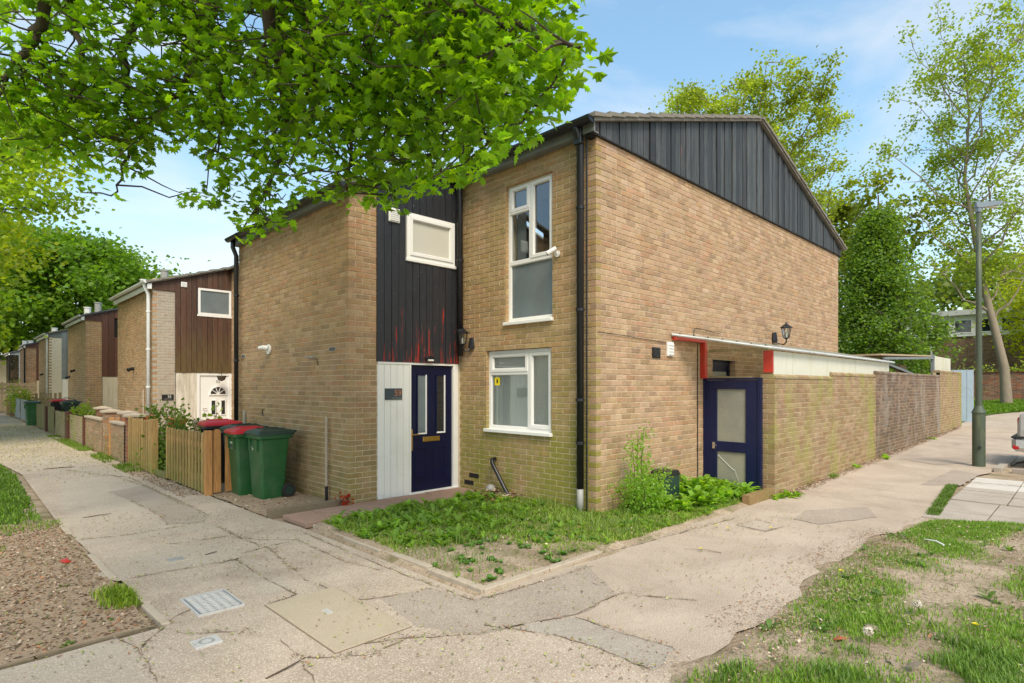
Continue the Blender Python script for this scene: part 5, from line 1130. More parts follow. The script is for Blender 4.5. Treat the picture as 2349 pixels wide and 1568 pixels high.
def limb(mb, p0, p1, r0, r1, sag=0, n=5, wob=.08, seedr=random):
    p0, p1 = Vector(p0), Vector(p1); L_ = (p1 - p0).length; pts, rs = [], []
    for i in range(n):
        t = i / (n - 1); q = p0.lerp(p1, t); q.z += sag * 4 * t * (1 - t)
        if 0 < i < n - 1: q += Vector((seedr.uniform(-1, 1), seedr.uniform(-1, 1), seedr.uniform(-1, 1))) * wob * L_ * .5
        pts.append(q); rs.append(r0 + (r1 - r0) * t)
    mb.tube(pts, rs, 6 if r0 > .03 else 4, cap=False); return pts
def tree(label, base, H, Rc, nl, ncl, leaf, nleaf, col, z0=.3, shape='round', bark='bark', group=None, cat='tree', rt=.2, tilt=1., lean=(0, 0), sig=.5, mat='leaf', cutoff=0, name='tree', tr=1.0):
    rd = random.Random(int(base[0] * 13 + base[1] * 7)); o = empty(name, label, cat, base, group); B = Vector(base); mb = MB()
    top = B + Vector((lean[0], lean[1], H * .93)); tp = []
    for i in range(9):
        t = i / 8; tp.append(B.lerp(top, t) + Vector((rd.uniform(-1, 1), rd.uniform(-1, 1), 0)) * .02 * H * (t > 0) * (1 - t * .5))
    tp[0] = B - Vector((0, 0, .1)); mb.tube(tp, [rt * (1.25 if i == 0 else 1) * (1 - .86 * (i / 8)) for i in range(9)], 9, cap=False); C = []
    def tpos(t): f = t * 8; i = min(7, int(f)); return tp[i].lerp(tp[i + 1], f - i)
    for k in range(nl):
        t = z0 + (1 - z0) * ((k + .5) / nl) ** .9 * .98; az = k * 2.4 + rd.uniform(-.4, .4)
        prof = {'round': math.sin(math.pi * min(1, .16 + (t - z0) / (1 - z0) * .80)) ** .7, 'cone': 1 - (t - z0) / (1 - z0) * .97 , 'vase': .35 + .75 * math.sin(math.pi * (.15 + .75 * (t - z0) / (1 - z0)))}[shape]
        ln = Rc * prof * rd.uniform(.8, 1.12); up = {'round': .35, 'cone': -.12, 'vase': 1.3}[shape]
        p0 = tpos(t * (.93 if shape != 'vase' else .8)); d = Vector((math.cos(az), math.sin(az), up * rd.uniform(.6, 1.3) * (1.15 - t * .5))); p1 = p0 + d.normalized() * ln * (1.0 if shape != 'vase' else 1.25)
        lp_ = limb(mb, p0, p1, max(.015, rt * .36 * (1 - t * .7)), .012, .05 * ln, 5, .10, rd)
        for j in range(4 + (shape == 'vase') * 2):
            f = rd.uniform(.3, 1) * 3.999; i = int(f); q = lp_[i].lerp(lp_[i + 1], f - i); q2 = q + Vector((rd.gauss(0, 1), rd.gauss(0, 1), rd.gauss(.3, .6))).normalized() * ln * rd.uniform(.18, .42)
            sp = limb(mb, q, q2, .018 * max(1, H / 12), .006, 0, 4, .12, rd); C += [sp[-1], sp[2]]
            C.append(q)
        C.append(lp_[-1]); C.append(lp_[3])
    mb.build('trunk', M[bark], o, smooth=True)
    C = np.array([tuple(c) for c in C]); g = np.random.default_rng(int(abs(base[0] * 31 + base[1] * 17)))
    w_ = g.uniform(.15, 1, len(C)) ** 1.3; ids = g.choice(len(C), nleaf, p=w_ / w_.sum()); sg = sig * g.uniform(.6, 1.4, len(C))[ids][:, None]
    P = C[ids] + g.normal(0, 1, (nleaf, 3)) * sg * np.array([1, 1, .62]) * .62
    if shape == 'cone': P[:, 2] -= .25 * np.hypot(P[:, 0] - B.x, P[:, 1] - B.y)
    P = P[P[:, 2] > base[2] + H * max(.03, z0 * .6)]; clv = g.uniform(.72, 1.3, len(C))[ids][:len(P)]
    c = leafcols(len(P), col, .2, .25, g) * clv[:, None]
    leafmesh('crown', P, leaf * g.uniform(.7, 1.3, len(P)), T_D, M[mat], o, col, tilt, cols=c); return o
GREEN = (.085, .17, .022); YEL = (.17, .25, .025); DEEP = (.045, .115, .018)
# far left trees above the terrace
TG = 'trees beyond the terrace'
tree('tall round green tree rising behind the terrace roofs', (9.5, 69.6, 0), 17.6, 7.2, 36, 0, .42, 30000, (.10, .20, .025), .2, sig=1.5, group=TG, rt=.45)
tree('green tree behind the white painted house', (5, 84, 0), 21, 9, 30, 0, .5, 20000, (.10, .19, .022), .15, sig=1.7, group=TG, rt=.5)
tree('deep green tree closing the far end of the path', (-4, 76, 0), 24, 10, 30, 0, .5, 20000, (.09, .18, .02), .08, sig=1.7, group=TG, rt=.5)
TS = 'trees on the verge left of the path'
tree('bright yellow green tree nearest on the left verge', (-2.2, 21.5, 0), 15.5, 4.9, 40, 0, .15, 60000, (.20, .31, .03), .20, sig=.62, group=TS, rt=.25)
tree('bright green tree halfway along the left verge', (-2.6, 33, 0), 17, 6.2, 34, 0, .22, 34000, (.22, .29, .024), .16, sig=.9, group=TS, rt=.3)
tree('leafy green tree near the far end of the left verge', (-3.0, 47, 0), 17, 6.0, 26, 0, .30, 20000, (.13, .21, .024), .15, sig=1.1, group=TS, rt=.3)
# right trees
TR = 'trees behind the garden wall'
tree('tall airy tree with windblown leaves rising behind the gable', (31.8, 13.6, .4), 19.8, 5.2, 44, 0, .15, 60000, (.20, .27, .045), .22, 'vase', 'bark_pale', TR, rt=.32, sig=.5, lean=(-.2, .2))
tree('lower airy tree between the gable and the conifer', (38, 11.5, .6), 13.5, 4.6, 26, 0, .27, 9500, (.14, .19, .036), .2, 'vase', 'bark_pale', TR, rt=.2, sig=.55)
tree('dark green conifer standing behind the garden wall', (30, 7.0, .4), 10.6, 3.5, 90, 0, .13, 46000, (.10, .185, .038), .04, 'cone', 'bark', TR, rt=.2, sig=.52, tilt=.9)
# the sparse tree with a pale trunk, limbs placed by hand
o = empty('sparse_tree', 'sparse spring tree with a bare pale trunk standing on the grass at the right', 'tree', (38.6, 3.35, .68)); B = Vector((38.6, 3.35, .6)); mb = MB(); rd = random.Random(21)
tp = [B, B + Vector((0, .1, 2)), B + Vector((-.1, .5, 4.2)), B + Vector((-.1, .95, 6.4)), B + Vector((0, 1.3, 9)), B + Vector((0, 1.7, 12)), B + Vector((0, 1.5, 15.5)), B + Vector((0, 1.8, 19))]
mb.tube(tp, [.26, .20, .175, .15, .115, .08, .05, .02], 10, cap=False); C = []
def ti(z):
    for a, b in zip(tp[:-1], tp[1:]):
        if a.z - B.z <= z <= b.z - B.z: return a.lerp(b, (z - (a.z - B.z)) / (b.z - a.z))
    return tp[-1]
for k in range(30):
    z = 4.4 + k * .46; s_ = 1 if k % 2 else -1; p0 = ti(z); ln = 5.6 * math.sin(math.pi * (.22 + .7 * (z - 4) / 16)) * rd.uniform(.75, 1.15)
    d = Vector((rd.uniform(-.7, .7), s_ * rd.uniform(.35, .9), rd.uniform(.8, 1.7))).normalized(); p1 = p0 + d * ln; pts = limb(mb, p0, p1, .095 * (1 - z / 24), .012, -.06 * ln, 6, .10, rd)
    for j in range(7):
        f = rd.uniform(.25, 1) * 4.99; i = int(f); q = pts[i].lerp(pts[i + 1], f - i); q2 = q + Vector((rd.gauss(0, 1), rd.gauss(0, 1), rd.gauss(.5, .5))).normalized() * rd.uniform(.6, 1.7)
        sp = limb(mb, q, q2, .022, .006, 0, 4, .1, rd); C += [sp[-1], sp[2], q2]
    C.append(p1)
mb.build('trunk', M['bark_pale'], o, smooth=True); C = np.array([tuple(c) for c in C]); g = np.random.default_rng(5); n = 16000; w_ = g.uniform(.03, 1, len(C)) ** 2; ids = g.choice(len(C), n, p=w_ / w_.sum())
P = C[ids] + g.normal(0, .27, (n, 3)); leafmesh('crown', P, .16 * g.uniform(.6, 1.3, n), T_D, M['leaf'], o, (.19, .27, .05), 1.2)
tree('bright yellow green bush tree at the far right edge behind the sparse tree', (46, .5, 1), 10.5, 4.5, 24, 0, .2, 20000, (.28, .33, .03), .1, sig=.8, group=TR, rt=.2)
tree('dark leafy tree far behind the white building', (66, 26, 1), 13, 8, 20, 0, .5, 6000, (.09, .15, .03), .1, sig=1.5, group=TR, rt=.3)
tree('hazy green tree rising behind the white building roof', (66, 6, 1), 13, 8, 20, 0, .5, 6000, (.12, .18, .04), .1, sig=1.5, group=TR, rt=.3)
tree('green tree far behind the right edge of the white building', (64, -8, 1), 13, 8, 20, 0, .5, 6000, (.14, .20, .04), .1, sig=1.5, group=TR, rt=.3)
def shrub(label, base, h, r, n, leaf, col, stems=9, shape=None, tilt=1.2, group=None, cat='shrub', name='shrub', cls=None, mat='leaf'):
    rd = random.Random(int(base[0] * 91 + base[1] * 37)); o = empty(name, label, cat, base, group); mb = MB(); C = []
    for k in range(stems):
        a = rd.uniform(0, 6.28); rr = r * rd.uniform(.2, 1) if shape is None else shape[k][0]; hh = h * rd.uniform(.55, 1) if shape is None else shape[k][1]
        if shape is not None: a = shape[k][2]
        pts = limb(mb, (base[0] + .05 * math.cos(a), base[1] + .05 * math.sin(a), base[2]), (base[0] + rr * math.cos(a), base[1] + rr * math.sin(a), base[2] + hh), .010 * max(1, h), .003, 0, 6, .06, rd)
        for i in range(1, 6):
            for q in range(2): t = rd.random(); C.append(tuple(pts[i - 1].lerp(pts[i], t)) + (1.0 - .55 * (i / 5),))
    mb.build('stems', M['twig'], o); C = np.array(C); g = np.random.default_rng(int(abs(base[0] * 71 + base[1] * 5)) + 3); ids = g.integers(0, len(C), n)
    P = C[ids, :3] + g.normal(0, 1, (n, 3)) * (C[ids, 3:4] * r * .42 + .01); P[:, 2] = np.maximum(P[:, 2], base[2] + .02)
    leafmesh('leaves', P, leaf * g.uniform(.6, 1.3, n), T_D, M[mat], o, col, tilt, .8); return o
for i, y in enumerate((-6.5, -4.6, -2.6, -.8, 1.0, 2.8, 4.6)): shrub(['pale climbing shrub spilling over the far brick wall', 'leafy climber above the far brick wall'][i % 2] + [' at the right edge', ' right of the sparse tree', ' just right of the pale trunk', ' behind the pale trunk', ' left of the pale trunk', ' behind the lamp column', ' beside the pale blue gate'][i], (42.6, y * 1.15, .8), 2.1, 1.2, 1500, .14, (.26, .34, .07), 12)
shrub('tall feathery green weed bush growing by the corner downpipe', (6.34, 4.12, .02), 1.02, .26, 3400, .034, (.17, .32, .05), 12, shape=[(.08, 1.08, 0), (.05, 1.0, 1), (.1, .9, 2), (.27, .62, .3), (.38, .50, -.4), (.30, .56, 3.2), (.30, .45, 4), (.42, .42, .1), (.3, .4, 5), (.26, .5, 5.6), (.34, .36, 2.5), (.1, .8, 4)])
shrub('rose shrub with reddish tips showing above the picket fence', (3.15, 13.2, .0), 1.28, .42, 1500, .075, (.10, .17, .035), 12)
shrub('pale green leafy shrub by the far brick piers', (3.0, 40.5, .3), 1.5, .7, 900, .12, (.25, .34, .08), 10); shrub('low bright shrub inside the garden opening', (3.1, 11.95, 0), .85, .32, 1300, .05, (.10, .19, .03), 9)
shrub('tall thin seedling with big leaves behind the bins', (3.35, 11.0, .3), 1.15, .22, 130, .13, (.20, .32, .05), 4)
shrub('dense green climber behind the black railing in the garden opening', (3.3, 12.2, 0), 1.0, .35, 1200, .06, (.06, .12, .025), 9)
shrub('low trailing plants on the far brick wall beside the gate', (3.2, 22.0, .5), .55, .5, 700, .09, (.17, .26, .05), 9)
pots = shrub('red leaved seedling by the edging next to the tiled path', (3.86, 7.16, .03), .16, .10, 60, .05, (.30, .03, .01), 5)
# dark block by the side wall
bx2 = empty('utility_post', 'dark green black utility marker box standing among the weeds by the side wall', 'box', (7.2, 4.30, 0)); MB().prism(XF(4.18), [(7.06, 0), (7.44, 0), (7.44, .40), (7.38, .455), (7.12, .455), (7.06, .41)], -.24, 0).build('box_body', M['green_dark'], bx2, bevel=.008); MB().prism(XF(4.18), [(7.05, .40), (7.45, .40), (7.39, .468), (7.11, .468)], -.25, .012).build('box_lid', M['black_plastic'], bx2, bevel=.005)

# ------------------------------------------------------------------ ground plants
def scatter(n, poly, g):
    P = np.array(poly); lo, hi = P.min(0), P.max(0); out_ = []
    while sum(map(len, out_)) < n:
        q = g.uniform(lo, hi, (n, 2)); out_.append(q[inpoly(q[:, 0], q[:, 1], poly)])
    return np.concatenate(out_)[:n]
def vnoise(x, y, s, seed=0):
    r_ = np.random.default_rng(seed); t = 0
    for k in range(5): a, b, c = r_.uniform(0, 6.28, 3); kx, ky = math.cos(a) * s * (1 + .6 * k), math.sin(a) * s * (1 + .6 * k); t = t + np.sin(x * kx + y * ky + b + 1.7 * np.sin(x * ky * .6 - y * kx * .6 + c)) / (1 + .35 * k)
    return t / 3.0
def zat(x, y, lift=0): return gz(x) + relief(x, y) + lift
def grass(label, poly, n, h, dens, col, seed, width=.005, lift=0, name='grass'):
    g = np.random.default_rng(seed); q = scatter(n, poly, g); p = dens(q[:, 0], q[:, 1]); q = q[g.random(n) < p]; n = len(q); z = zat(q[:, 0], q[:, 1], lift)
    hh = h * g.uniform(.45, 1.3, n) * (.75 + .35 * vnoise(q[:, 0], q[:, 1], 5, seed)); az = g.uniform(0, 6.28, n); bend = g.uniform(.15, .9, n) * hh; w_ = width * g.uniform(.7, 1.4, n)
    wx, wy = np.cos(az + 1.57) * w_, np.sin(az + 1.57) * w_; V = np.empty((n, 5, 3))
    V[:, 0] = np.stack([q[:, 0] - wx, q[:, 1] - wy, z], -1); V[:, 1] = np.stack([q[:, 0] + wx, q[:, 1] + wy, z], -1)
    mx_, my_ = q[:, 0] + np.cos(az) * bend * .35, q[:, 1] + np.sin(az) * bend * .35
    V[:, 2] = np.stack([mx_ + wx * .8, my_ + wy * .8, z + hh * .6], -1); V[:, 3] = np.stack([mx_ - wx * .8, my_ - wy * .8, z + hh * .6], -1)
    V[:, 4] = np.stack([q[:, 0] + np.cos(az) * bend, q[:, 1] + np.sin(az) * bend, z + hh * .92], -1)
    F = (np.array([[0, 1, 2], [0, 2, 3], [3, 2, 4]])[None] + (np.arange(n) * 5)[:, None, None]).reshape(-1, 3); c = leafcols(n, col, .35, .4, g)
    return tag(npmesh(name, V.reshape(-1, 3), F, M['grass'], None, np.repeat(c, 3, axis=0)), label, 'grass', kind='stuff')
LAWN = [(2.6, 1.62), (4.4, 1.62), (5.4, 1.70), (7.0, 1.72), (8.6, 1.40), (9.3, .5), (9.3, -.6), (2.0, -.6), (2.0, 1.0), (2.5, 1.2)]
def dl(x, y):
    d = .62 + .75 * vnoise(x, y, 2.3, 4) + .35 * vnoise(x, y, 7, 5); near = np.clip((1.72 - y) / .5, .15, 1); bare = np.exp(-(((x - 5.6) / 1.5) ** 2 + ((y - .75) / .32) ** 2)); bare2 = np.exp(-(((x - 7.6) / .9) ** 2 + ((y - .5) / .25) ** 2))
    return np.clip(d * near - bare * .9 - bare2 * .8, 0.01, 1)
grass('patchy mown grass with bare soil in the near right corner', LAWN, 200000, .048, dl, (.145, .27, .04), 1, .0028)
grass('long grass tufts at the bottom right corner', [(2.4, 1.55), (4.6, 1.35), (4.6, .3), (2.0, .2)], 30000, .085, lambda x, y: np.clip(vnoise(x, y, 4, 9) * 1.4 + .15, 0, 1), (.12, .23, .045), 2, .003)
PLOT = [(3.1, 3.5), (8.3, 3.5), (8.6, 4.4), (5.95, 4.45), (5.85, 6.4), (3.15, 6.4)]
def dp_(x, y): return np.clip(-.9 * np.exp(-((x - 3.7) ** 2 + (y - 4.0) ** 2) / .35) + .40 * (.3 + .9 * vnoise(x, y, 3, 6)) + .55 * np.clip(((x - 3.0) + (y - 3.5) - 1.1) / 1.4, 0, 1), .02, 1)
grass('weedy grass over the corner plot in front of the house', PLOT, 80000, .042, dp_, (.17, .28, .045), 3, .0045)
grass('taller thin grass stalks among the weeds of the corner plot', PLOT, 9000, .15, lambda x, y: np.clip(.15 + .6 * vnoise(x, y, 2.6, 26) + .3 * np.clip((x + y - 8.2), 0, 1), 0, 1), (.15, .24, .06), 23, .003)
grass('short grass beside the far left of the path', [(-1.5, 9.2), (.85, 9.0), (.95, 14), (.8, 17), (.6, 28), (-3, 28), (-3, 10)], 60000, .07, lambda x, y: np.clip(.9 - (y - 9) * .02, .3, 1), (.10, .20, .02), 4, .007, .03)
grass('grass strip along the foot of the garden fronts', [(2.45, 12.9), (2.75, 12.9), (2.7, 24), (2.4, 24)], 8000, .10, lambda x, y: np.clip(.5 + vnoise(x, y, 2, 8), 0, 1), (.12, .21, .03), 5, .006, .02)
grass('grass sliver between the side path and the paving slabs', [(8.9, 1.56), (11.6, 1.74), (11.6, 1.60), (8.9, 1.42)], 5000, .06, lambda x, y: np.clip(.6 + .6 * vnoise(x, y, 3, 3), 0, 1), (.09, .17, .03), 6, .004, .03)
grass('grass bank beyond the end of the garden wall', [(25.6, 3.7), (27, 4.3), (33.2, 3.4), (45, -4), (45, 2), (38, 5.5), (28, 5.5), (25.6, 5)], 50000, .16, lambda x, y: np.ones_like(x), (.11, .22, .02), 7, .02, .04)
grass('small grass tufts in the path cracks', [(.9, 3.6), (3.0, 3.6), (3.0, 7), (.9, 7)], 30000, .035, lambda x, y: np.clip((vnoise(x, y, 3.2, 12) - .93) * 9, 0, 1), (.13, .21, .03), 8, .0035, .038)
grass('grass tuft growing against the edging of the leafy bed', [(.80, 5.0), (1.08, 5.0), (1.08, 5.7), (.8, 5.7)], 2600, .10, lambda x, y: np.exp(-((x - .98) / .10) ** 2 - ((y - 5.3) / .2) ** 2), (.17, .27, .03), 9, .004, .03)
grass('sparse grass tufts in the leafy bed', [(-.5, 4.6), (1.05, 4.6), (1.0, 8.9), (-.5, 8.9)], 40000, .06, lambda x, y: np.clip((vnoise(x, y, 3.1, 15) - .62) * 3, 0, .6) + .5 * np.clip((y - 8.3), 0, 1), (.13, .22, .03), 10, .004, .03)
grass('grass tufts along the foot of the garden wall', [(9.0, 3.24), (22, 3.30), (22, 3.37), (9.0, 3.37)], 9000, .09, lambda x, y: np.clip((vnoise(x * 1.0, y * .1, 2.2, 17) - .55) * 3, 0, 1), (.12, .22, .03), 11, .006, .03)
def rosettes(label, pts, R_, nl, col, seed, width=.22, rise=.5, name='weeds', cat='weeds'):
    """broad arching leaves: seven-point strips folded on the midrib"""
    g = np.random.default_rng(seed); pts = np.asarray(pts); n = len(pts) * nl; q = np.repeat(pts, nl, axis=0); r_ = np.repeat(R_ * g.uniform(.6, 1.3, len(pts)), nl) * g.uniform(.6, 1.15, n)
    az = g.uniform(0, 6.28, n); el = g.uniform(.25, 1.15, n) * rise * 2; z = zat(q[:, 0], q[:, 1]); ts = np.array([0, .35, .7, 1.0]); ws = np.array([.12, .9, .75, .0]) * width; V = []
    ca, sa = np.cos(az), np.sin(az)
    for t, w_ in zip(ts, ws):
        d = r_ * t * np.cos(el * (1 - .3 * t)); h = r_ * (np.sin(el) * t * (1.35 - .75 * t)) + .004
        for s_, k in ((-1, .25), (1, .25), (0, 0)):
            V.append(np.stack([q[:, 0] + ca * d - sa * w_ * r_ * s_, q[:, 1] + sa * d + ca * w_ * r_ * s_, z + h + abs(s_) * w_ * r_ * k], -1))
    V = np.stack(V, 1); f = []
    for i in range(3): a = i * 3; b = a + 3; f += [(a, a + 2, b + 2), (a, b + 2, b), (a + 2, a + 1, b + 1), (a + 2, b + 1, b + 2)]
    F = (np.array(f)[None] + (np.arange(n) * 12)[:, None, None]).reshape(-1, 3); c = leafcols(n, col, .28, .3, g)
    return tag(npmesh(name, V.reshape(-1, 3), F, M['leaf'], None, np.repeat(c, 12, axis=0)), label, cat, kind='stuff')
g = np.random.default_rng(33)
def pick(n, poly, dens, seed): g_ = np.random.default_rng(seed); q = scatter(n, poly, g_); return q[g_.random(n) < dens(q[:, 0], q[:, 1])]
rosettes('dense broad leaved weeds along the tiled path side of the plot', pick(300, [(3.2, 5.0), (3.15, 6.4), (5.7, 6.35), (5.7, 5.3), (4.4, 4.7), (3.5, 4.6)], lambda x, y: np.clip(.6 + .8 * vnoise(x, y, 3, 2) , .12, 1), 1), .15, 8, (.17, .31, .06), 41, .15, .62)
rosettes('scattered dandelion leaves on the corner plot', pick(520, PLOT, lambda x, y: np.clip(.10 + .55 * np.clip((x + y - 7.9) / 1.2, 0, 1) + .25 * vnoise(x, y, 3, 8), 0, 1), 2), .11, 8, (.16, .29, .05), 42, .14)
rosettes('tall leafy weeds under the side wall by the navy side door', pick(190, [(6.7, 3.75), (8.55, 3.52), (8.62, 4.36), (6.6, 4.40)], lambda x, y: np.where((x > 6.9) & (x < 7.55) & (y > 3.9), .0, .95), 3), .23, 12, (.18, .34, .06), 43, .15, .8)
rosettes('tall leafy weeds under the side wall by the utility box', pick(60, [(7.5, 3.9), (8.6, 3.6), (8.6, 4.36), (7.5, 4.40)], lambda x, y: np.ones_like(x) * .95, 9), .32, 11, (.18, .35, .06), 49, .13, .95)
rosettes('small round leaved clover between the larger weeds', pick(900, PLOT, lambda x, y: np.clip(.25 + .7 * vnoise(x, y, 3.4, 28), 0, 1), 27), .05, 9, (.10, .24, .06), 51, .5, .5)
rosettes('ragged weeds in the lawn at the right', pick(260, LAWN, lambda x, y: np.clip(.22 + .5 * vnoise(x, y, 2, 5), 0, 1), 4), .07, 8, (.10, .20, .05), 44)
rosettes('small weeds on the leafy bed', pick(110, [(-.5, 4.6), (1.0, 4.6), (1.0, 9), (-.5, 9)], lambda x, y: np.clip(.2 + .7 * vnoise(x, y, 2, 6), 0, 1), 5), .06, 7, (.12, .22, .04), 45)
rosettes('weeds at the foot of the garden wall by the brick kerb', [(8.95, 3.24), (9.1, 3.25), (9.25, 3.24), (9.05, 3.16), (8.75, 3.28), (8.62, 3.30), (14.3, 3.22), (14.5, 3.25), (19.4, 3.2), (12.6, 3.3)], .17, 11, (.18, .33, .05), 46, .2, .7)
def flower(label, x, y, h, clock=False):
    z = float(zat(x, y)); o = empty('dandelion', label, 'flower', (x, y, z)); MB().tube([(x, y, z), (x + .01, y, z + h * .5), (x, y + .01, z + h)], .0025, 5).build('stem', M['picket'] if False else M['turf'], o)
    if clock:
        g_ = np.random.default_rng(int(x * 1000)); n = 420; d = g_.normal(0, 1, (n, 3)); d /= np.linalg.norm(d, axis=1)[:, None]; P = np.array([x, y + .01, z + h]) + d * .024
        leafmesh('seed_head', P, .010 * np.ones(n), T_D, M['litter'], o, (.62, .60, .55), 1)
    else:
        mb = MB()
        for k in range(26):
            a = k * 2.4; r_ = .008 + .015 * (k / 26); mb.add([(x + math.cos(a) * .003, y + .01 + math.sin(a) * .003, z + h), (x + math.cos(a - .2) * r_, y + .01 + math.sin(a - .2) * r_, z + h + .012 - .008 * k / 26), (x + math.cos(a + .2) * r_, y + .01 + math.sin(a + .2) * r_, z + h + .012 - .008 * k / 26)], [(0, 1, 2)])
        mb.build('petals', M['yellow'], o)
for px, py, lb in ((1645, 1200, 'left yellow dandelion of the three on the corner plot'), (1672, 1207, 'middle yellow dandelion of the three on the corner plot'), (1770, 1206, 'right yellow dandelion of the three on the corner plot'), (2242, 1450, 'large yellow dandelion in the near right grass'), (1932, 1322, 'small yellow dandelion farther back in the patchy lawn'), (1610, 1255, 'lone yellow dandelion close to the edge of the plot')):
    x, y = ground(px, py + 12); flower(lb, x, y, .06)
for px, py, lb in ((2108, 1392, 'dandelion seed clock on the bare soil of the lawn'), (1995, 1460, 'grey dandelion seed clock among the near weeds')):
    x, y = ground(px, py + 30); flower(lb, x, y, .09, True)
# leaf litter and twigs
def litter(label, q, size, cols, seed, lift=.012, name='leaf_litter'):
    g_ = np.random.default_rng(seed); n = len(q); z = zat(q[:, 0], q[:, 1]) + lift + g_.uniform(0, .02, n); P = np.stack([q[:, 0], q[:, 1], z], -1)
    ci = np.array(cols)[g_.integers(0, len(cols), n)] * g_.uniform(.7, 1.25, (n, 1)); A, B, N = rotmats(n, .28, g=g_); T = (np.array([[0, 0, 0], [.35, .32, .16], [1, 0, .05], [.55, -.3, .2]]), np.array([[0, 1, 2], [0, 2, 3]])); V, F = batch(P, A, B, N, size * g_.uniform(.4, 1.4, n), T)
    return tag(npmesh(name, V, F, M['litter'], None, np.repeat(ci, 2, axis=0)), label, 'leaf litter', kind='stuff')
BR = [(.34, .23, .15), (.24, .155, .10), (.46, .34, .24), (.36, .17, .09), (.56, .47, .35), (.30, .23, .16), (.42, .33, .24)]; GRN = [(.30, .33, .09), (.40, .42, .14), (.22, .27, .06), (.34, .27, .12)]
ones = lambda x, y: np.ones_like(x)
litter('brown fallen leaves covering the bed left of the path', pick(30000, [(-1.5, 4.56), (1.03, 4.56), (1.0, 8.8), (-1.5, 9)], ones, 1), .028, BR + [(.20, .13, .08), (.40, .20, .10), (.25, .24, .10)], 1, .009)
litter('dry leaves on the ground round the bins', pick(4500, [(2.86, 7.36), (3.9, 7.4), (3.9, 9.4), (2.9, 9.3)], ones, 2), .035, BR + [(.55, .48, .35)], 2, .014)
litter('line of dead leaves along the foot of the garden wall', pick(5200, [(8.9, 3.18), (24, 3.22), (24, 3.38), (8.9, 3.38)], lambda x, y: np.clip((y - 3.16) * 5, .05, 1), 3), .035, BR, 3, .036)
litter('small green bud scales strewn over the path', pick(6500, [(-.5, 2.6), (3.6, 1.9), (8, 1.9), (8, 3.3), (2.95, 3.4), (2.85, 9), (1.1, 9), (1.1, 4.5), (-1, 4.4)], lambda x, y: np.clip(.35 + .7 * vnoise(x, y, 2, 4), .03, 1), 4), .020, GRN + BR[:2], 4, .036)
litter('yellow green fallen blossom over the far stretch of path', pick(9000, [(.8, 12), (2.6, 11), (2.5, 32), (.8, 32)], lambda x, y: np.clip((y - 12) / 6, .05, 1), 5), .035, [(.45, .46, .20), (.38, .40, .14), (.5, .46, .3)], 5, .036)
litter('dead leaves scattered through the right hand lawn', pick(3800, LAWN, lambda x, y: np.clip(.5 + .7 * vnoise(x, y, 1.5, 9), .05, 1), 6), .030, BR, 6, .008)
litter('brown leaves heaped at the foot of the front wall by the drain', pick(420, [(5.3, 5.8), (5.86, 5.8), (5.86, 6.9), (5.4, 6.6)], ones, 7), .07, BR, 7, .03)
litter('dry leaf scraps on the corner plot', pick(900, PLOT, ones, 8), .03, BR, 8, .01)
litter('brown crumbs where the path meets the lawn', pick(9000, [(2.9, 1.3), (8.6, 1.2), (8.7, 1.6), (7, 2.0), (5.4, 2.05), (4.2, 1.95), (2.7, 2.1), (2.5, 1.4)], lambda x, y: np.clip(.45 + .8 * vnoise(x, y, 3, 21), 0, 1), 11), .017, BR, 11, .024)
q = []; rd = random.Random(8)
for c_ in CR:
    pts = G(*c_)
    for a, b in zip(pts[:-1], pts[1:]):
        for k in range(int(math.dist(a, b) * 90)): t = rd.random(); q.append((a[0] + (b[0] - a[0]) * t + rd.gauss(0, .018), a[1] + (b[1] - a[1]) * t + rd.gauss(0, .018)))
q = np.array(q); q = q[vnoise(q[:, 0], q[:, 1], 3, 31) > -.35]
litter('crumbs and bud scales caught in the cracks of the path', q, .018, GRN + BR, 12, .034)
litter('leaf scraps at the foot of the picket fences', pick(1300, [(2.5, 9.4), (2.8, 9.4), (2.75, 14.5), (2.45, 14.5)], ones, 9), .035, BR, 9, .036)
rd = random.Random(5)
def stick(label, px, py, ln, az, r_=.006, col='twig'):
    x, y = ground(px, py); z = float(zat(x, y)) + .036; a = az; mid = (x + math.cos(a) * ln * .5 + .02, y + math.sin(a) * ln * .5 - .015, z + .012); tag(MB().tube([(x, y, z), mid, (x + math.cos(a) * ln, y + math.sin(a) * ln, z + .004)], [r_, r_ * .8, r_ * .4], 5).build('fallen_twig', M[col], None), label, 'twig')
stick('dark twig lying across the far path', 100, 1078, .5, 0, .012); stick('thin dark stick near the bottom of the path', 610, 1560, .28, .3); stick('short twig by the broken edging', 190, 1190, .3, .1)
stick('dark twig on the path above the drain cover', 470, 1275, .12, .2); stick('pale bent stick lying on the corner plot', 1655, 1270, .35, 2.0, .005, 'bark_pale'); stick('fallen twig at the brick wall beside the service pipe', 690, 1112, .25, 1.0, .008); stick('white plastic strip lying in the right hand grass', 2165, 1262, .22, 1.0, .01, 'white')
for i, (px, py, c, lb) in enumerate(((2035, 1530, 'bark_pale', 'large tan dead leaf in the near weeds'), (1930, 1487, 'terracotta', 'orange brown dead leaf in the near grass'), (2075, 1545, 'bark_pale', 'second pale curled leaf in the near weeds'), (150, 1295, 'red_paint', 'reddish dead leaf on the leafy bed'), (1985, 1452, 'bark_pale', 'pale crumpled leaf among the lawn weeds'))):
    x, y = ground(px, py); z = float(zat(x, y)) + .03; A, B, N = rotmats(1, .4); V, F = batch(np.array([[x, y, z]]), A, B, N, np.array([.11]), T_M); tag(npmesh('fallen_leaf', V, F, M[c]), lb, 'leaf')

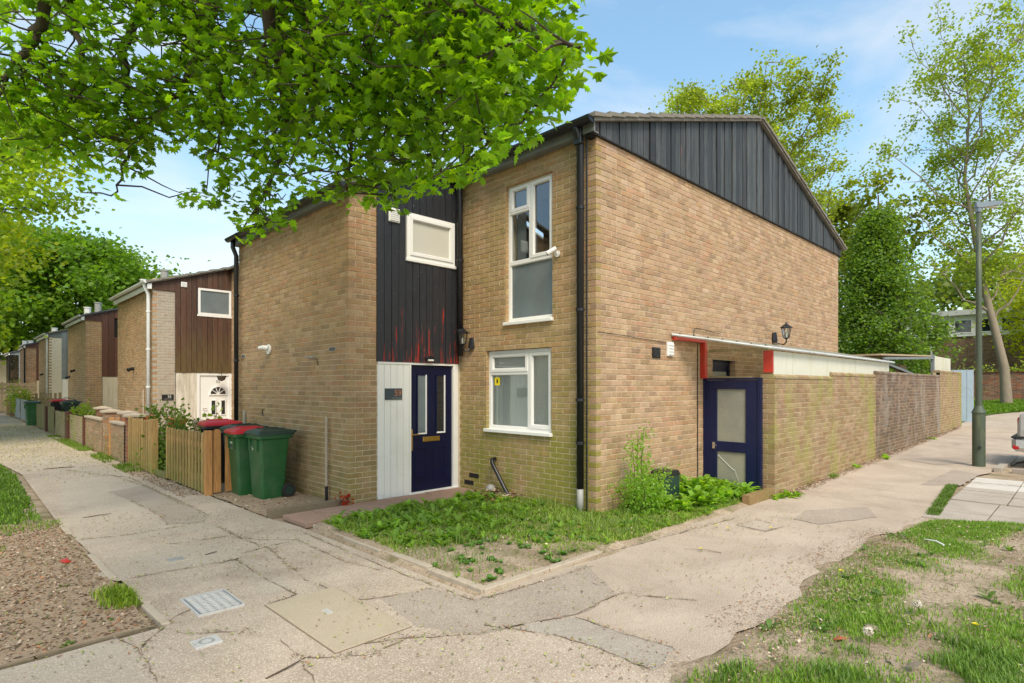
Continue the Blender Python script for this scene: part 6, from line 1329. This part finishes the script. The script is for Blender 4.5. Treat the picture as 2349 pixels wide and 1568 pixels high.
# ------------------------------------------------------------------ the maple hanging over the path
MP = empty('maple_tree', 'large maple with drooping leafy branches hanging over the path and porch', 'tree', (-1.6, 1.2, 0)); rd = random.Random(77); mb = MB()
TB = Vector((-1.6, 1.2, 0)); mb.tube([TB + Vector((0, 0, -.1)), TB + Vector((.02, 0, .5)), TB + Vector((0, .08, 2.5)), TB + Vector((.15, .2, 4.6)), TB + Vector((.3, .4, 7)), TB + Vector((.6, .6, 10))], [.46, .34, .29, .26, .2, .08], 12, cap=False)
POLY = [(-700, -700), (-700, 330), (-60, 352), (60, 345), (130, 402), (190, 452), (278, 472), (258, 428), (300, 405), (362, 385), (348, 350), (400, 345), (448, 332), (470, 372), (505, 408), (520, 430), (470, 432), (418, 448), (425, 472), (520, 470), (534, 500), (526, 556), (562, 568), (640, 535), (690, 505), (705, 470), (750, 462), (800, 492), (840, 468), (902, 495), (948, 452), (1032, 442), (1062, 400), (1140, 416), (1146, 368), (1200, 335), (1262, 290), (1306, 292), (1298, 245), (1330, 212), (1378, 170), (1374, 92), (1335, 40), (1322, -10), (1290, -300), (1180, -700)]
def dep(px, py): return np.interp(px, [-700, 0, 300, 620, 900, 1150, 1400], [6.0, 6.2, 6.0, 5.6, 4.7, 3.9, 3.2])
# main boughs: arching out of the trunk, then drooping through the view
BO = [[(1010, -760, 3.2), (980, -250, 4.0), (1000, 60, 4.2), (1060, 210, 4.3), (1120, 330, 4.4)], [(880, -700, 3.6), (930, -100, 4.4), (1060, 150, 4.4), (1240, 250, 4.0)], [(860, -600, 3.6), (1010, -60, 3.9), (1180, 60, 3.6), (1330, 110, 3.3)],
      [(760, -600, 4.0), (870, 0, 4.9), (985, 210, 5.1), (1010, 400, 5.2)], [(700, -560, 4.2), (810, -20, 5.2), (845, 120, 5.4), (900, 330, 5.6), (905, 460, 5.6)], [(620, -500, 4.4), (700, 0, 5.4), (745, 150, 5.6), (800, 300, 5.7), (790, 455, 5.8)],
      [(600, -480, 4.4), (660, -30, 5.6), (640, 100, 5.8), (655, 330, 6.0), (560, 520, 6.2)], [(520, -450, 4.6), (485, 0, 5.8), (440, 150, 6.0), (395, 230, 6.1), (250, 322, 6.2)], [(430, -420, 4.6), (480, -60, 5.9), (455, 60, 6.0), (510, 200, 6.1), (500, 350, 6.1)],
      [(300, -380, 4.6), (330, -40, 6.0), (285, 120, 6.2), (300, 300, 6.4), (270, 440, 6.4)], [(100, -350, 4.6), (95, 30, 5.6), (55, 120, 5.6), (0, 185, 5.6), (-120, 260, 5.4)], [(200, -360, 4.6), (160, 0, 6.2), (190, 150, 6.3), (120, 330, 6.4)],
      [(-200, -300, 4.0), (-300, 0, 4.8), (-350, 200, 5.0)], [(560, -300, 4.4), (620, 80, 5.2), (720, 190, 5.3), (870, 210, 5.3), (1000, 300, 5.2)]]
C = []
for k, b in enumerate(BO):
    pts = [TB + Vector((.1, .2, 4.2 + .25 * k))] + [Vector(at(*q)) for q in b]
    Q = []
    for i in range(len(pts) - 1):   # Catmull-Rom
        p0, p1, p2, p3 = pts[max(0, i - 1)], pts[i], pts[i + 1], pts[min(len(pts) - 1, i + 2)]
        for s_ in range(6):
            t = s_ / 6; q = .5 * ((2 * p1) + (-p0 + p2) * t + (2 * p0 - 5 * p1 + 4 * p2 - p3) * t * t + (-p0 + 3 * p1 - 3 * p2 + p3) * t ** 3); Q.append(q + Vector((rd.gauss(0, .015), rd.gauss(0, .015), rd.gauss(0, .015))))
    Q.append(pts[-1]); n = len(Q); mb.tube(Q, [.085 * (1 - i / n) ** 1.25 + .008 for i in range(n)], 6, cap=False)
    for i in range(7, n):
        for j in range(2 + (i % 2)):
            d = Vector((rd.gauss(0, 1), rd.gauss(0, 1), rd.gauss(-.35, .5))).normalized() * rd.uniform(.35, 1.0); q2 = Q[i] + d; sx, sy, sf = proj(np.array(q2))
            if not inpoly(np.array([float(sx)]), np.array([float(sy)]), POLY)[0]: continue
            sp = limb(mb, Q[i], q2, .011, .004, -.04, 5, .12, rd); C += [tuple(s_) for s_ in sp[1:]]
mb.build('trunk', M['bark'], MP, smooth=True)
g = np.random.default_rng(101); C = np.array(C); P = []
# leaf clumps: along the twigs, and through the depth of the crown
n = 12500; q = C[g.integers(0, len(C), n)] + g.normal(0, .13, (n, 3)); P.append(q)
cl = []; 
while len(cl) < 250:
    px, py = g.uniform(-500, 1390), g.uniform(-260, 570)
    if inpoly(np.array([px]), np.array([py]), POLY)[0]: cl.append(at(px, py, float(dep(px, py)) + g.uniform(-.25, 1.15)))
cl = np.array(cl); n = 9600; q = cl[g.integers(0, len(cl), n)] + g.normal(0, 1, (n, 3)) * np.array([.23, .23, .16]); P.append(q)
P = np.concatenate(P); size = g.uniform(.055, .135, len(P)); sx, sy, sf = proj(P)
jit = 12 * np.sin(sx * .045 + 1) + 7 * np.sin(sx * .13)
hole = [(150, 95, 36, 22), (340, 110, 42, 20), (595, 45, 50, 26), (60, 50, 40, 22), (815, 60, 26, 14), (300, 165, 28, 12), (865, 95, 22, 12)]
keep = inpoly(sx, sy + jit * .6, POLY) & (sf > 1.2)
for hx, hy, rx, ry in hole: keep &= ((sx - hx) / rx) ** 2 + ((sy - hy) / ry) ** 2 > 1
thin = ((sx > -100) & (sx < 300) & (sy < 200) & (g.random(len(P)) < .10)) | ((sx > 760) & (sx < 1130) & (sy > 290) & (sy < 380) & (g.random(len(P)) < .35)); keep &= ~thin
P, size, sf, sx, sy = P[keep], size[keep], sf[keep], sx[keep], sy[keep]
ex = [np.array(at(px_, py_, 5.9)) + g.normal(0, 1, (n_, 3)) * np.array([.07, .07, .05]) for px_, py_, n_ in ((432, 450, 22), (482, 440, 10), (515, 420, 18))]
for e_ in ex:
    a_, b_, c_ = proj(e_); P = np.concatenate([P, e_]); size = np.concatenate([size, g.uniform(.06, .1, len(e_))]); sf = np.concatenate([sf, c_]); sx = np.concatenate([sx, a_]); sy = np.concatenate([sy, b_])
A, B, N = rotmats(len(P), .62, g=g)
# leaves hang: blade points outward and down
down = g.normal(0, .55, (len(P), 3)) + np.array([0, 0, -.55]); down -= (down * N).sum(1)[:, None] * N; down /= np.linalg.norm(down, axis=1)[:, None]; B = down; A = np.cross(B, N)
cl_ = leafcols(len(P), (.084, .184, .018), .50, .6, g); rim = (sy > np.interp(sx, [0, 300, 560, 900, 1100, 1250, 1380], [330, 380, 500, 430, 350, 240, 60])); cl_[rim] *= 1.35  # leaves along the crown's lower edge get a lighter colour to look backlit
order = np.argsort(-(size / sf) * ((sx > 0) & (sx < 2349) & (sy > 0))); big_, rest = order[:300], order[300:]
T_M2 = (T_M[0] * np.array([.72, 1.05, 1]) + np.stack([0 * T_M[0][:, 0], 0 * T_M[0][:, 0], -.35 * T_M[0][:, 1] ** 2], -1), T_M[1]); T_M3 = (T_M[0] * np.array([1.12, .92, 1]) + np.stack([0 * T_M[0][:, 0], 0 * T_M[0][:, 0], .45 * T_M[0][:, 0] ** 2 + .12 * T_M[0][:, 0]], -1), T_M[1])
VV, FF, CC, off = [], [], [], 0
for k, tm in enumerate((T_M, T_M2, T_M3)):
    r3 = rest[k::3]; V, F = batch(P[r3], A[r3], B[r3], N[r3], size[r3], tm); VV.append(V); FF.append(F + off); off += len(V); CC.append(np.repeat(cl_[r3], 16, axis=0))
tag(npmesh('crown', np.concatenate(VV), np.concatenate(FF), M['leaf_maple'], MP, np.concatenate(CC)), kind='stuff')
lm = []
for k in range(8):
    me = bpy.data.meshes.new('leaf'); T, Fc = T_M; TT = T.copy(); TT[:, 2] += .10 * (np.random.default_rng(k).normal(0, .5, len(T))); me.from_pydata(TT.tolist(), [], Fc.tolist()); me.materials.append(M['leaf_maple']); c = (.070 + .012 * k, .150 + .018 * k, .014); setcol(me, [c] * 16); lm.append(me)
for j, i in enumerate(big_):
    ob = bpy.data.objects.new('leaf', lm[j % 8]); link(ob, MP); m_ = Matrix(((A[i, 0], B[i, 0], N[i, 0], P[i, 0]), (A[i, 1], B[i, 1], N[i, 1], P[i, 1]), (A[i, 2], B[i, 2], N[i, 2], P[i, 2]), (0, 0, 0, 1))); ob.matrix_basis = m_ @ Matrix.Scale(float(size[i]), 4)
